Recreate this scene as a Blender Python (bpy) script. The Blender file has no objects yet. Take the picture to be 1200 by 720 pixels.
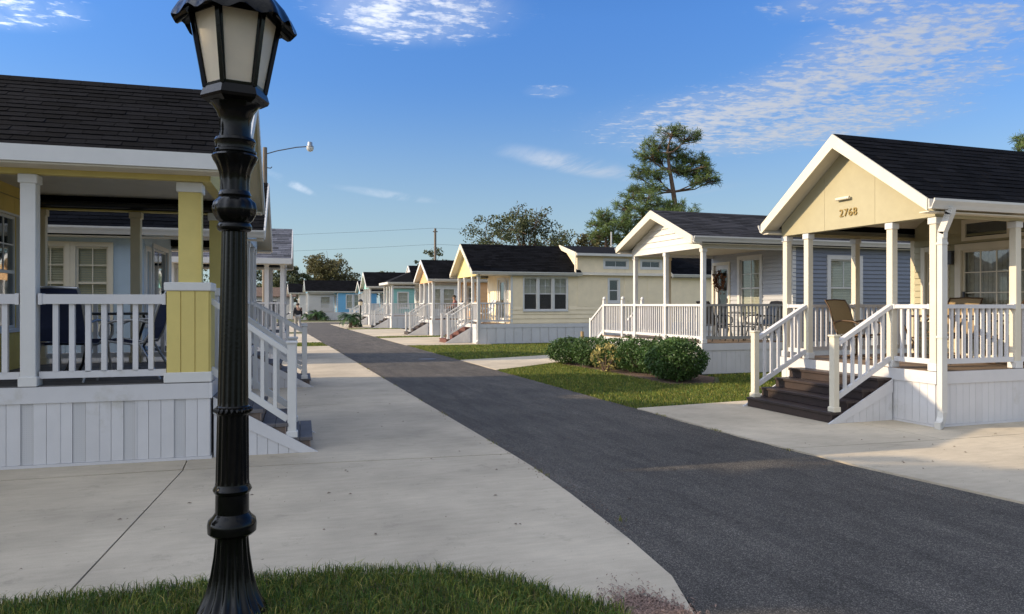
import bpy, bmesh, math, random
import numpy as np
from mathutils import Vector, Matrix, Quaternion
random.seed(7); rng = np.random.default_rng(11)
SC = bpy.context.scene; COL = SC.collection
R = math.radians

# ------------------------------------------------------------------ camera, world, sun, exposure
cd = bpy.data.cameras.new('camera'); cam = bpy.data.objects.new('camera', cd); COL.objects.link(cam)
cam.location = (0, 0, 1.65); cam.rotation_euler = (R(90), 0, R(-19.05))
cd.sensor_width = 36; cd.lens = 25.8; cd.shift_y = -0.0025; cd.clip_start = 0.05; cd.clip_end = 3000
SC.camera = cam
SUN_EL, SUN_AZ = 22.5, 283.0          # azimuth clockwise from +Y
SC.view_settings.view_transform = 'Standard'; SC.view_settings.look = 'None'
SC.view_settings.exposure = 0.75; SC.view_settings.gamma = 1; SC.view_settings.use_curve_mapping = False
w = bpy.data.worlds.new('World'); SC.world = w; w.use_nodes = True
HORIZON, GLOW, CLOUD = .46, 5.4, (2.35, 2.45, 2.65)
def sun_dir():
    a, e = R(SUN_AZ), R(SUN_EL); return Vector((math.sin(a) * math.cos(e), math.cos(a) * math.cos(e), math.sin(e)))
def build_world():
    nt = w.node_tree; nt.nodes.clear(); N = nt.nodes.new; L = nt.links.new
    out = N('ShaderNodeOutputWorld'); bg = N('ShaderNodeBackground'); bg.inputs['Strength'].default_value = 0.125
    sky = N('ShaderNodeTexSky'); sky.sky_type = 'NISHITA'; sky.sun_disc = False
    sky.sun_elevation = R(SUN_EL); sky.sun_rotation = R(SUN_AZ); sky.air_density = 1.0; sky.dust_density = 0.05; sky.ozone_density = 2.2
    tc = N('ShaderNodeTexCoord'); sep = N('ShaderNodeSeparateXYZ'); L(tc.outputs['Generated'], sep.inputs[0])
    def math_(op, a, b=None, c=None, clamp=False):
        m = N('ShaderNodeMath'); m.operation = op; m.use_clamp = clamp
        for i, v in enumerate((a, b, c)):
            if v is None: continue
            if isinstance(v, (int, float)): m.inputs[i].default_value = v
            else: L(v, m.inputs[i])
        return m.outputs[0]
    # project the view direction on a cloud layer overhead
    zz = math_('MAXIMUM', sep.outputs['Z'], 0.015)
    px = math_('DIVIDE', sep.outputs['X'], zz); py = math_('DIVIDE', sep.outputs['Y'], zz)
    cmb = N('ShaderNodeCombineXYZ'); L(px, cmb.inputs[0]); L(py, cmb.inputs[1])
    def noise(scale, detail, rough, sc=(1, 1, 1), rot=0, dist=0.0, loc=(0, 0, 0)):
        mp = N('ShaderNodeMapping'); mp.inputs['Scale'].default_value = sc; mp.inputs['Rotation'].default_value = (0, 0, rot); mp.inputs['Location'].default_value = loc
        L(cmb.outputs[0], mp.inputs[0]); n = N('ShaderNodeTexNoise'); n.inputs['Scale'].default_value = scale
        n.inputs['Detail'].default_value = detail; n.inputs['Roughness'].default_value = rough; n.inputs['Distortion'].default_value = dist
        L(mp.outputs[0], n.inputs['Vector']); return n.outputs['Fac']
    def ramp(v, a, b):
        m = N('ShaderNodeMapRange'); m.interpolation_type = 'SMOOTHSTEP'; m.inputs['From Min'].default_value = a; m.inputs['From Max'].default_value = b
        L(v, m.inputs['Value']); return m.outputs[0]
    def field(cx, cy, rx, ry, rot):      # soft elliptic cloud field on the layer
        dx = math_('SUBTRACT', px, cx); dy = math_('SUBTRACT', py, cy); c, s = math.cos(rot), math.sin(rot)
        u = math_('DIVIDE', math_('ADD', math_('MULTIPLY', dx, c), math_('MULTIPLY', dy, s)), rx)
        v = math_('DIVIDE', math_('SUBTRACT', math_('MULTIPLY', dy, c), math_('MULTIPLY', dx, s)), ry)
        d = math_('SQRT', math_('ADD', math_('MULTIPLY', u, u), math_('MULTIPLY', v, v)))
        return ramp(d, 1.0, 0.25)
    puffs = noise(9, 5, 0.6, (1, 1.5, 1), 0.5, 0.25); grains = noise(24, 3, 0.6, (1, 1.3, 1), 0.5, 0.2); wisps = noise(2.2, 7, 0.62, (1.0, 0.25, 1), -1.0, 0.7); big = noise(0.55, 4, 0.55, loc=(3.1, 1.7, 0))
    f = None
    for a, k in FIELDS:
        e = math_('MULTIPLY', field(*a), k); f = e if f is None else math_('MAXIMUM', f, e)
    # unseen cloud overhead and behind, added thicker to fill the shade with neutral light
    behind = math_('MULTIPLY', ramp(math_('ADD', math_('MULTIPLY', px, -0.70), math_('MULTIPLY', py, -0.71)), -1.4, 0.2), ramp(big, 0.28, 0.46))
    f = math_('MAXIMUM', f, math_('MULTIPLY', behind, 1.2))
    tex = math_('ADD', math_('MULTIPLY', puffs, 0.5), math_('ADD', math_('MULTIPLY', grains, 0.28), math_('MULTIPLY', wisps, 0.32)))
    body = ramp(math_('ADD', tex, math_('MULTIPLY', f, 0.22)), 0.635, 0.855)
    alt = math_('MULTIPLY', math_('MULTIPLY', body, ramp(f, 0.0, 0.35)), 0.85)
    cir = None
    for a, k in WISPS:
        e = math_('MULTIPLY', math_('MULTIPLY', field(*a), k), ramp(wisps, 0.34, 0.68)); cir = e if cir is None else math_('MAXIMUM', cir, e)
    veil = math_('MULTIPLY', math_('MULTIPLY', ramp(f, 0.1, 0.9), ramp(wisps, 0.25, 0.75)), 0.34)
    alt = math_('MAXIMUM', alt, veil)
    allc = math_('MULTIPLY', math_('MAXIMUM', alt, cir), ramp(sep.outputs['Z'], 0.0, 0.12), clamp=True)
    hs = N('ShaderNodeHueSaturation'); hs.inputs['Hue'].default_value = 0.515; hs.inputs['Saturation'].default_value = 1.32; hs.inputs['Value'].default_value = 1.0; L(sky.outputs[0], hs.inputs['Color'])
    el = N('ShaderNodeMapRange'); el.inputs[1].default_value = 0.0; el.inputs[2].default_value = 0.36; el.inputs[3].default_value = HORIZON; el.inputs[4].default_value = 1.0; L(sep.outputs['Z'], el.inputs[0])
    sc_ = N('ShaderNodeVectorMath'); sc_.operation = 'SCALE'; L(hs.outputs[0], sc_.inputs[0]); L(el.outputs[0], sc_.inputs['Scale'])
    hz = N('ShaderNodeMapRange'); hz.interpolation_type = 'SMOOTHSTEP'; hz.inputs[1].default_value = -0.02; hz.inputs[2].default_value = 0.30; hz.inputs[3].default_value = .75; hz.inputs[4].default_value = 0; L(sep.outputs['Z'], hz.inputs[0])
    hm = N('ShaderNodeMix'); hm.data_type = 'RGBA'; L(hz.outputs[0], hm.inputs[0]); L(sc_.outputs[0], hm.inputs[6]); hm.inputs[7].default_value = (2.05, 2.75, 3.3, 1); sc_ = hm
    # clouds brighten towards the sun
    dt = N('ShaderNodeVectorMath'); dt.operation = 'DOT_PRODUCT'; L(tc.outputs['Generated'], dt.inputs[0]); dt.inputs[1].default_value = sun_dir()
    fs = math_('MULTIPLY_ADD', math_('POWER', math_('MULTIPLY_ADD', dt.outputs['Value'],   .5, .5), 3.0), GLOW, 1.0)
    cc = N('ShaderNodeVectorMath'); cc.operation = 'SCALE'; cc.inputs[0].default_value = CLOUD; L(fs, cc.inputs['Scale'])
    mix = N('ShaderNodeMix'); mix.data_type = 'RGBA'; L(allc, mix.inputs[0]); L(sc_.outputs[2], mix.inputs[6]); L(cc.outputs[0], mix.inputs[7])
    L(mix.outputs[2], bg.inputs['Color']); L(bg.outputs[0], out.inputs[0])
def sky_pt(u, v):                                     # where a direction of the photograph meets the cloud layer
    x, z = (u - 600) / 860, (357 - v) / 860; a = R(19.05)
    return ((math.sin(a) + x * math.cos(a)) / z, (math.cos(a) - x * math.sin(a)) / z)
def fld(u0, v0, u1, v1, ry):
    a, b = sky_pt(u0, v0), sky_pt(u1, v1)
    return ((a[0] + b[0]) / 2, (a[1] + b[1]) / 2, math.dist(a, b) / 2, ry, math.atan2(b[1] - a[1], b[0] - a[0]))
FIELDS = [(fld(330, 32, 665, -8, 0.50), .80), (fld(625, 175, 1280, 100, 1.15), 1.0), (fld(860, 80, 1320, 25, 0.75), .9), (fld(780, 125, 1330, 62, .85), .85), (fld(840, 10, 1250, -20, .35), .75), (fld(-160, 10, 150, 5, 0.35), .62), (fld(600, 112, 690, 103, .18), .55)]
WISPS = [(fld(560, 165, 760, 215, 0.32), .62), (fld(305, 195, 372, 232, 0.1), .5), (fld(380, 215, 520, 240, 0.25), .3), (fld(690, 240, 900, 212, .3), .3)]
build_world()
sd = bpy.data.lights.new('sun', 'SUN'); sd.energy = 3.4; sd.angle = R(0.5); sd.color = (1.0, 0.80, 0.55)
so = bpy.data.objects.new('sun', sd); COL.objects.link(so); so.rotation_euler = (-sun_dir()).to_track_quat('-Z', 'Y').to_euler(); so.location = (0, 0, 30)

# ------------------------------------------------------------------ materials
M = {}
def mat(name, col, rough=0.6, var=0.12, scale=6.0, bump=0.0, bscale=80.0, metal=0.0, spec=0.5, rnd=0.0, dirt=None, island=False, coat=0.0, trans=0.0, stretch=None):
    m = bpy.data.materials.new(name); m.use_nodes = True; nt = m.node_tree; N = nt.nodes.new; L = nt.links.new
    b = nt.nodes['Principled BSDF']; b.inputs['Roughness'].default_value = rough; b.inputs['Metallic'].default_value = metal
    b.inputs['Specular IOR Level'].default_value = spec; b.inputs['Coat Weight'].default_value = coat
    g = N('ShaderNodeNewGeometry'); n = N('ShaderNodeTexNoise'); n.inputs['Scale'].default_value = scale; n.inputs['Detail'].default_value = 6; n.inputs['Roughness'].default_value = 0.62
    pos = g.outputs['Position']
    if stretch:
        mp = N('ShaderNodeMapping'); mp.inputs['Scale'].default_value = stretch; L(pos, mp.inputs[0]); pos = mp.outputs[0]
    L(pos, n.inputs['Vector'])
    mr = N('ShaderNodeMapRange'); mr.inputs['From Min'].default_value = 0.3; mr.inputs['From Max'].default_value = 0.7; mr.inputs['To Min'].default_value = 1 - var; mr.inputs['To Max'].default_value = 1 + var
    L(n.outputs['Fac'], mr.inputs[0]); fac = mr.outputs[0]
    if rnd or island:
        src = g.outputs['Random Per Island'] if island else N('ShaderNodeObjectInfo').outputs['Random']
        r2 = N('ShaderNodeMapRange'); r2.inputs['To Min'].default_value = 1 - rnd; r2.inputs['To Max'].default_value = 1 + rnd; L(src, r2.inputs[0])
        mm = N('ShaderNodeMath'); mm.operation = 'MULTIPLY'; L(fac, mm.inputs[0]); L(r2.outputs[0], mm.inputs[1]); fac = mm.outputs[0]
    vm = N('ShaderNodeVectorMath'); vm.operation = 'SCALE'; vm.inputs[0].default_value = col[:3]; L(fac, vm.inputs['Scale']); c = vm.outputs[0]
    if dirt:
        n2 = N('ShaderNodeTexNoise'); n2.inputs['Scale'].default_value = dirt[1]; n2.inputs['Detail'].default_value = 8; n2.inputs['Roughness'].default_value = 0.7; L(pos, n2.inputs['Vector'])
        r3 = N('ShaderNodeMapRange'); r3.inputs['From Min'].default_value = dirt[2]; r3.inputs['From Max'].default_value = dirt[2] + 0.2; L(n2.outputs['Fac'], r3.inputs[0])
        mx = N('ShaderNodeMix'); mx.data_type = 'RGBA'; L(r3.outputs[0], mx.inputs[0]); L(c, mx.inputs[6]); mx.inputs[7].default_value = (*dirt[0], 1); c = mx.outputs[2]
    L(c, b.inputs['Base Color'])
    if bump:
        n3 = N('ShaderNodeTexNoise'); n3.inputs['Scale'].default_value = bscale; n3.inputs['Detail'].default_value = 4; L(pos, n3.inputs['Vector'])
        bp = N('ShaderNodeBump'); bp.inputs['Strength'].default_value = bump; bp.inputs['Distance'].default_value = 0.01; L(n3.outputs['Fac'], bp.inputs['Height']); L(bp.outputs[0], b.inputs['Normal'])
    if trans:
        tr = N('ShaderNodeBsdfTranslucent'); L(c, tr.inputs['Color']); ms = N('ShaderNodeMixShader'); ms.inputs[0].default_value = trans
        L(b.outputs[0], ms.inputs[1]); L(tr.outputs[0], ms.inputs[2]); L(ms.outputs[0], nt.nodes['Material Output'].inputs[0])
    M[name] = m; return m
def glass_mat(name, tint, refl=0.12):
    m = bpy.data.materials.new(name); m.use_nodes = True; nt = m.node_tree; nt.nodes.clear(); N = nt.nodes.new; L = nt.links.new
    o = N('ShaderNodeOutputMaterial'); t = N('ShaderNodeBsdfTransparent'); t.inputs[0].default_value = (*tint, 1); g = N('ShaderNodeBsdfGlossy'); g.inputs['Roughness'].default_value = 0.02; g.inputs[0].default_value = (.9, .95, 1, 1)
    f = N('ShaderNodeLayerWeight'); pw = N('ShaderNodeMath'); pw.operation = 'POWER'; L(f.outputs['Facing'], pw.inputs[0]); pw.inputs[1].default_value = 3.5; a = N('ShaderNodeMath'); a.operation = 'MULTIPLY_ADD'; a.use_clamp = True; L(pw.outputs[0], a.inputs[0]); a.inputs[1].default_value = .8; a.inputs[2].default_value = refl
    ms = N('ShaderNodeMixShader'); L(a.outputs[0], ms.inputs[0]); L(t.outputs[0], ms.inputs[1]); L(g.outputs[0], ms.inputs[2]); L(ms.outputs[0], o.inputs[0]); M[name] = m
mat('white', (.64, .63, .60), .45, .05, 3, .08, 160, dirt=((.52, .5, .45), 2.2, .66))
mat('white_vinyl', (.60, .59, .585), .4, .05, 2.5, .05, 120, rnd=.03, dirt=((.44, .42, .36), 1.7, .60))
mat('cream_white', (.66, .60, .47), .5, .05, 3, .06, 150)
mat('yellow', (.62, .50, .16), .6, .06, 4, .12, 180, rnd=.03, dirt=((.42, .37, .14), 2.5, .68))
mat('yellow_wall', (.68, .50, .12), .6, .06, 4, .12, 180)
mat('tan', (.385, .345, .215), .62, .05, 5, .15, 220)
mat('tan_trim', (.58, .50, .34), .55, .05, 4, .06)
mat('pale_yellow', (.86, .72, .49), .6, .06, 3, .12, 180, dirt=((.48, .40, .22), 1.3, .62))
mat('bright_yellow', (.74, .62, .26), .6, .05, 4, .1, 180)
mat('peach', (.66, .40, .20), .6, .05, 4, .1, 180)
mat('teal', (.25, .50, .46), .6, .05, 4, .1, 180)
mat('blue', (.15, .40, .62), .6, .05, 4, .1, 180)
mat('pale_blue', (.42, .52, .60), .6, .05, 3, .1, 180, rnd=.03)
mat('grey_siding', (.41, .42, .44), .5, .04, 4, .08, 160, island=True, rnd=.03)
mat('siding_shaded', (.20, .22, .26), .5, .04, 4, .08, 160, island=True, rnd=.04)  # grey siding again, darker and bluer: the side wall's shade put into the colour
mat('gable_siding', (.68, .66, .61), .5, .03, 4, .06, 160, island=True, rnd=.02)
mat('black_shingle', (.0065, .0067, .0080), .95, .3, 40, .6, 260, spec=.06, rnd=.45)
mat('black_shingle_course', (.0065, .0067, .0080), .95, .3, 40, .6, 260, spec=.06, rnd=.45, island=True)
mat('slate_shingle_course', (.10, .105, .125), .95, .3, 40, .5, 260, spec=.2, rnd=.5, island=True)
mat('charcoal_shingle_course', (.030, .030, .034), .95, .3, 40, .5, 260, spec=.2, rnd=.45, island=True)
mat('roof_base', (.010, .010, .011), .95, .3, 30, .5, 200, spec=.1)
mat('roof_base_slate', (.09, .095, .115), .95, .3, 30, .5, 200, spec=.1)
mat('soffit', (.62, .57, .46), .6, .04, 4, .05)
mat('gutter', (.60, .58, .53), .35, .05, 3, 0, dirt=((.5, .46, .38), 3, .68))
mat('deck_brown', (.20, .14, .09), .65, .25, 3, .2, 90, rnd=.18, stretch=(1, 1, 1))
mat('deck_grey', (.13, .12, .11), .7, .2, 4, .2, 90, rnd=.15)
mat('tread_dark', (.035, .022, .018), .5, .25, 5, .2, 90, rnd=.15)
mat('tread_grey', (.11, .10, .10), .65, .2, 5, .2, 90, rnd=.12)
mat('tread_red', (.12, .040, .025), .6, .2, 5, .2, 90, rnd=.12)
mat('riser_brown', (.20, .15, .12), .7, .2, 5, .2)
mat('interior', (.22, .18, .14), .9, .1, 2)
mat('blind', (.74, .70, .58), .6, .05, 8, trans=.25)
mat('curtain', (.42, .39, .32), .8, .15, 12)
mat('dark_frame', (.05, .05, .055), .4, .1, 10)
mat('black_metal', (.012, .012, .013), .3, .3, 20, .1, 120)
mat('grey_metal', (.33, .34, .35), .35, .1, 10, metal=.6)
mat('navy_sling', (.012, .02, .06), .7, .1, 50, .2, 300)
mat('tan_sling', (.30, .21, .10), .7, .1, 50, .2, 300)
mat('brass', (.36, .24, .07), .35, .15, 30, metal=.5)
mat('bronze', (.10, .06, .03), .4, .1, 30, metal=.5)
mat('lamp_black', (.004, .004, .0035), .13, .35, 25, .04, 60, spec=.25)
mat('milk_glass', (.92, .84, .69), .35, .05, 6, trans=.5)
mat('wood_pole', (.17, .14, .11), .85, .25, 4, .4, 40, stretch=(6, 6, .6))
mat('bark', (.13, .085, .06), .9, .35, 5, .8, 18)
mat('soil', (.12, .085, .055), .95, .3, 6, .8, 40)
mat('mulch', (.11, .068, .045), .95, .5, 30, 1., 60)
mat('red_mulch', (.25, .165, .125), .9, .45, 40, .3, 160, rnd=.45, island=True)
mat('grass_base', (.075, .085, .024), .95, .4, 5, .8, 60)
mat('wreath', (.16, .07, .03), .8, .5, 30, island=True, rnd=.6)
mat('skin', (.42, .25, .17), .5, .05, 20); mat('dark_cloth', (.012, .012, .016), .8, .2, 40); mat('pale_cloth', (.32, .31, .29), .8, .1, 40); mat('hair', (.05, .04, .03), .7, .3, 60); mat('red_cloth', (.30, .10, .09), .8, .1, 40); mat('leather', (.03, .022, .018), .5, .2, 30)
mat('wire', (.02, .02, .02), .6, .1, 4)
mat('lens', (.75, .75, .72), .3, .05, 10, trans=.3)
for nm, c, t in (('oak_leaf', (.075, .088, .035), .25), ('oak_leaf_warm', (.125, .115, .045), .25), ('pine_leaf', (.10, .145, .04), .25), ('hedge_leaf', (.056, .108, .026), .25), ('croton_leaf', (.36, .30, .10), .3), ('palm_leaf', (.04, .085, .025), .2), ('grass_blade', (.066, .125, .022), .3), ('lawn_blade', (.19, .21, .034), .4), ('dry_blade', (.34, .29, .08), .3)):
    mat(nm, c, .5 if 'hedge' in nm else .6, .35, 1.2 if 'leaf' in nm else 4, 0, 10, spec=.35, rnd=.45, island=True, trans=t)
glass_mat('glass', (.90, .92, .91), .05); glass_mat('screen', (.42, .43, .43), .05); glass_mat('glass_dark', (.60, .62, .62), .08)
def pave_mats():
    for name, base, kind in (('concrete', (.50, .43, .32), 0), ('asphalt', (.083, .074, .062), 1)):
        m = bpy.data.materials.new(name); m.use_nodes = True; nt = m.node_tree; N = nt.nodes.new; L = nt.links.new; b = nt.nodes['Principled BSDF']; M[name] = m
        g = N('ShaderNodeNewGeometry').outputs['Position']
        def noise(s, d=6, r=.6, st=None):
            v = g
            if st: mp = N('ShaderNodeMapping'); mp.inputs['Scale'].default_value = st; mp.inputs['Rotation'].default_value = (0, 0, .25); L(g, mp.inputs[0]); v = mp.outputs[0]
            n = N('ShaderNodeTexNoise'); n.inputs['Scale'].default_value = s; n.inputs['Detail'].default_value = d; n.inputs['Roughness'].default_value = r; L(v, n.inputs['Vector']); return n.outputs['Fac']
        def rmp(v, a, b2, c, d):
            q = N('ShaderNodeMapRange'); q.inputs[1].default_value = a; q.inputs[2].default_value = b2; q.inputs[3].default_value = c; q.inputs[4].default_value = d; L(v, q.inputs[0]); return q.outputs[0]
        def mul(a, b2):
            q = N('ShaderNodeMath'); q.operation = 'MULTIPLY'; L(a, q.inputs[0]); L(b2, q.inputs[1]); return q.outputs[0]
        if kind == 0:
            f = mul(rmp(noise(.7), .3, .7, .76, 1.18), rmp(noise(9, 8, .7, (.35, 1.6, 1)), .3, .7, .90, 1.09)); f = mul(f, rmp(noise(150, 3), .3, .7, .90, 1.10)); f = mul(f, rmp(noise(2.6, 10, .75), .57, .72, 1.0, .72)); f = mul(f, rmp(noise(26, 2, .5), .71, .76, 1.0, .5))
        else:
            vo = N('ShaderNodeTexVoronoi'); vo.inputs['Scale'].default_value = 180; L(g, vo.inputs['Vector']); sp = N('ShaderNodeSeparateColor'); L(vo.outputs['Color'], sp.inputs[0])
            f = mul(rmp(noise(.5), .3, .7, .80, 1.2), rmp(sp.outputs[0], .62, 1.0, .74, 2.9)); f = mul(f, rmp(noise(2.2, 9, .7, (1.8, .35, 1)), .35, .7, .78, 1.38)); f = mul(f, rmp(noise(45, 4), .3, .7, .8, 1.2))
        vm = N('ShaderNodeVectorMath'); vm.operation = 'SCALE'; vm.inputs[0].default_value = base; L(f, vm.inputs['Scale']); L(vm.outputs[0], b.inputs['Base Color'])
        b.inputs['Roughness'].default_value = .85 if kind == 0 else .8; b.inputs['Specular IOR Level'].default_value = .3
        bp = N('ShaderNodeBump'); bp.inputs['Strength'].default_value = .25 if kind == 0 else .9; bp.inputs['Distance'].default_value = .004 if kind == 0 else .008
        if kind == 0: L(noise(120, 5), bp.inputs['Height'])
        else: L(vo.outputs['Distance'], bp.inputs['Height'])
        L(bp.outputs[0], b.inputs['Normal'])
pave_mats()
def vent_mat():                                        # a vinyl strip with rows of small punched holes
    m = bpy.data.materials.new('vent_vinyl'); m.use_nodes = True; nt = m.node_tree; N = nt.nodes.new; L = nt.links.new; b = nt.nodes['Principled BSDF']; b.inputs['Roughness'].default_value = .45; M['vent_vinyl'] = m
    tc = N('ShaderNodeTexCoord'); v = N('ShaderNodeTexVoronoi'); v.inputs['Scale'].default_value = 48; v.inputs['Randomness'].default_value = .0; L(tc.outputs['Object'], v.inputs['Vector'])
    r = N('ShaderNodeMapRange'); r.inputs[1].default_value = .30; r.inputs[2].default_value = .40; L(v.outputs['Distance'], r.inputs[0])
    mx = N('ShaderNodeMix'); mx.data_type = 'RGBA'; L(r.outputs[0], mx.inputs[0]); mx.inputs[6].default_value = (.09, .09, .09, 1); mx.inputs[7].default_value = (.53, .525, .52, 1); L(mx.outputs[2], b.inputs['Base Color'])
vent_mat()

# ------------------------------------------------------------------ mesh helpers
BOX = {}
def box_mesh(d, m, bev=0.0):
    k = (round(d[0], 3), round(d[1], 3), round(d[2], 3), m, bev)
    if k in BOX: return BOX[k]
    bm = bmesh.new(); bmesh.ops.create_cube(bm, size=1); bmesh.ops.scale(bm, vec=[max(.001, q) for q in k[:3]], verts=bm.verts)
    if bev: bmesh.ops.bevel(bm, geom=bm.edges[:], offset=bev, segments=1, affect='EDGES')
    me = bpy.data.meshes.new('box'); bm.to_mesh(me); bm.free(); me.materials.append(M[m]); BOX[k] = me; return me
def link(name, me, parent=None, loc=(0, 0, 0), q=None):
    o = bpy.data.objects.new(name, me); COL.objects.link(o); o.location = loc
    if q is not None: o.rotation_mode = 'QUATERNION'; o.rotation_quaternion = q
    if parent: o.parent = parent
    return o
def tag(o, label=None, cat=None, group=None, kind=None):
    for k, v in (('label', label), ('category', cat), ('group', group), ('kind', kind)):
        if v: o[k] = v
    return o
def thing(name, label, cat, loc=(0, 0, 0), rz=0.0, group=None):
    o = link(name, None, None, loc); o.rotation_euler = (0, 0, rz); o.empty_display_size = .2; return tag(o, label, cat, group)
def bar_q(a, b): return (Vector(b) - Vector(a)).to_track_quat('X', 'Z')
class MB:
    def __init__(s): s.v = []; s.f = []
    def add(s, vs, fs):
        n = len(s.v); s.v += [tuple(p) for p in vs]; s.f += [tuple(i + n for i in f) for f in fs]; return s
    def box(s, x0, x1, y0, y1, z0, z1):
        return s.add([(x0, y0, z0), (x1, y0, z0), (x1, y1, z0), (x0, y1, z0), (x0, y0, z1), (x1, y0, z1), (x1, y1, z1), (x0, y1, z1)], [(0, 3, 2, 1), (4, 5, 6, 7), (0, 1, 5, 4), (1, 2, 6, 5), (2, 3, 7, 6), (3, 0, 4, 7)])
    def beam(s, a, b, wd, ht):
        a, b = Vector(a), Vector(b); q = bar_q(a, b); l = (b - a).length; c = (a + b) / 2
        return s.add([c + q @ Vector((i * l / 2, j * wd / 2, k * ht / 2)) for k in (-1, 1) for i, j in ((-1, -1), (1, -1), (1, 1), (-1, 1))], [(0, 3, 2, 1), (4, 5, 6, 7), (0, 1, 5, 4), (1, 2, 6, 5), (2, 3, 7, 6), (3, 0, 4, 7)])
    def prism(s, pts, ext):
        n = len(pts); e = Vector(ext); vs = [Vector(p) for p in pts] + [Vector(p) + e for p in pts]
        return s.add(vs, [tuple(range(n - 1, -1, -1)), tuple(range(n, 2 * n))] + [(i, (i + 1) % n, n + (i + 1) % n, n + i) for i in range(n)])
    def tube(s, pts, r, n=8, caps=True):
        pts = [Vector(p) for p in pts]; k = len(pts); rr = r if isinstance(r, (list, tuple)) else [r] * k; vs = []; up = None
        for i, p in enumerate(pts):
            t = (pts[min(i + 1, k - 1)] - pts[max(i - 1, 0)]).normalized()
            if up is None: up = Vector((0, 0, 1)) if abs(t.z) < .9 else Vector((1, 0, 0))
            x = t.cross(up).normalized(); up = x.cross(t)
            vs += [p + (x * math.cos(2 * math.pi * j / n) + up * math.sin(2 * math.pi * j / n)) * rr[i] for j in range(n)]
        fs = [(i * n + j, i * n + (j + 1) % n, (i + 1) * n + (j + 1) % n, (i + 1) * n + j) for i in range(k - 1) for j in range(n)]
        if caps: fs += [tuple(range(n - 1, -1, -1)), tuple(range((k - 1) * n, k * n))]
        return s.add(vs, fs)
    def lathe(s, prof, n=24, flute=0, amp=0.0, c=(0, 0)):
        vs = []
        for q in prof:
            r, z = q[0], q[1]; am = q[2] if len(q) > 2 else 0
            for j in range(n):
                a = 2 * math.pi * j / n; rr = r * (1 - am * (0.5 + 0.5 * math.cos(flute * a))) if flute else r
                vs.append((c[0] + rr * math.cos(a), c[1] + rr * math.sin(a), z))
        k = len(prof); fs = [(i * n + j, i * n + (j + 1) % n, (i + 1) * n + (j + 1) % n, (i + 1) * n + j) for i in range(k - 1) for j in range(n)]
        fs += [tuple(range(n - 1, -1, -1)), tuple(range((k - 1) * n, k * n))]
        return s.add(vs, fs)
    def mesh(s, m, smooth=False, recalc=True):
        me = bpy.data.meshes.new('mesh'); me.from_pydata(s.v, [], s.f)
        if recalc:
            bm = bmesh.new(); bm.from_mesh(me); bmesh.ops.recalc_face_normals(bm, faces=bm.faces); bm.to_mesh(me); bm.free()
        for k in (m if isinstance(m, (list, tuple)) else [m]): me.materials.append(M[k])
        if smooth:
            me.polygons.foreach_set('use_smooth', [True] * len(me.polygons)); me.set_sharp_from_angle(angle=R(38))
        me.update(); return me
    def build(s, name, m, parent=None, loc=(0, 0, 0), smooth=False, recalc=True): return link(name, s.mesh(m, smooth, recalc), parent, loc)
def np_mesh(V, F, m):
    me = bpy.data.meshes.new('mesh'); nv, nf, k = len(V), len(F), F.shape[1]; me.vertices.add(nv); me.vertices.foreach_set('co', np.ascontiguousarray(V, np.float32).ravel())
    me.loops.add(nf * k); me.loops.foreach_set('vertex_index', np.ascontiguousarray(F, np.int32).ravel()); me.polygons.add(nf); me.polygons.foreach_set('loop_start', np.arange(nf, dtype=np.int32) * k)
    for q in ([m] if isinstance(m, str) else m): me.materials.append(M[q])
    me.update(calc_edges=True); return me
def in_poly(P, poly):
    x, y = P[:, 0], P[:, 1]; ins = np.zeros(len(P), bool); n = len(poly)
    for i in range(n):
        (x1, y1), (x2, y2) = poly[i], poly[(i + 1) % n]
        if y1 == y2: continue
        c = ((y1 > y) != (y2 > y)) & (x < (x2 - x1) * (y - y1) / (y2 - y1) + x1); ins ^= c
    return ins

# ------------------------------------------------------------------ ground, road, concrete, lawns
def sheet(name, pts, z, m, parent=None, th=.0, structure=True):
    bm = bmesh.new(); vs = [bm.verts.new((p[0], p[1], z)) for p in pts]; f = bm.faces.new(vs)
    if f.normal.z < 0: f.normal_flip()
    if th:
        r = bmesh.ops.extrude_face_region(bm, geom=[f]); bmesh.ops.translate(bm, vec=(0, 0, -th), verts=[q for q in r['geom'] if isinstance(q, bmesh.types.BMVert)])
    bmesh.ops.triangulate(bm, faces=[q for q in bm.faces if len(q.verts) > 4]); bmesh.ops.recalc_face_normals(bm, faces=bm.faces)
    me = bpy.data.meshes.new(name); bm.to_mesh(me); bm.free(); me.materials.append(M[m]); o = link(name, me, parent)
    if structure and not parent: o['kind'] = 'structure'
    return o
def wobble(pts, step=.12, amp=.012):
    out = []
    for (x0, y0), (x1, y1) in zip(pts[:-1], pts[1:]):
        n = max(1, min(160, int(math.dist((x0, y0), (x1, y1)) / step)))
        for i in range(n): t = i / n; out.append((x0 + (x1 - x0) * t + random.uniform(-amp, amp), y0 + (y1 - y0) * t + random.uniform(-amp, amp)))
    return out + [pts[-1]]
sheet('ground', [(-900, -900), (900, -900), (900, 1500), (-900, 1500)], -.11, 'grass_base')
REDGE = [(2.65, 9.0), (2.64, 7.0), (2.58, 5.9), (2.47, 4.6), (2.38, 3.9), (2.22, 3.37), (1.98, 2.75), (1.6, 2.1), (1.0, 1.55), (.2, 1.25), (-2, 1.1)]
road = wobble([(2.60, 63), (2.62, 40), (2.63, 20), REDGE[0]], .5, .012) + wobble(REDGE, .12, .012) + [(-30, 1.1), (-30, -8), (40, -8), (40, .9), (9.5, .9), (7.6, 1.5), (6.6, 2.6), (6.05, 4.1)] + wobble([(5.78, 6.0), (5.69, 8), (5.68, 12), (5.68, 20)], .14, .02) + wobble([(5.68, 20), (5.66, 40), (5.62, 63)], .5, .02)
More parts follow.
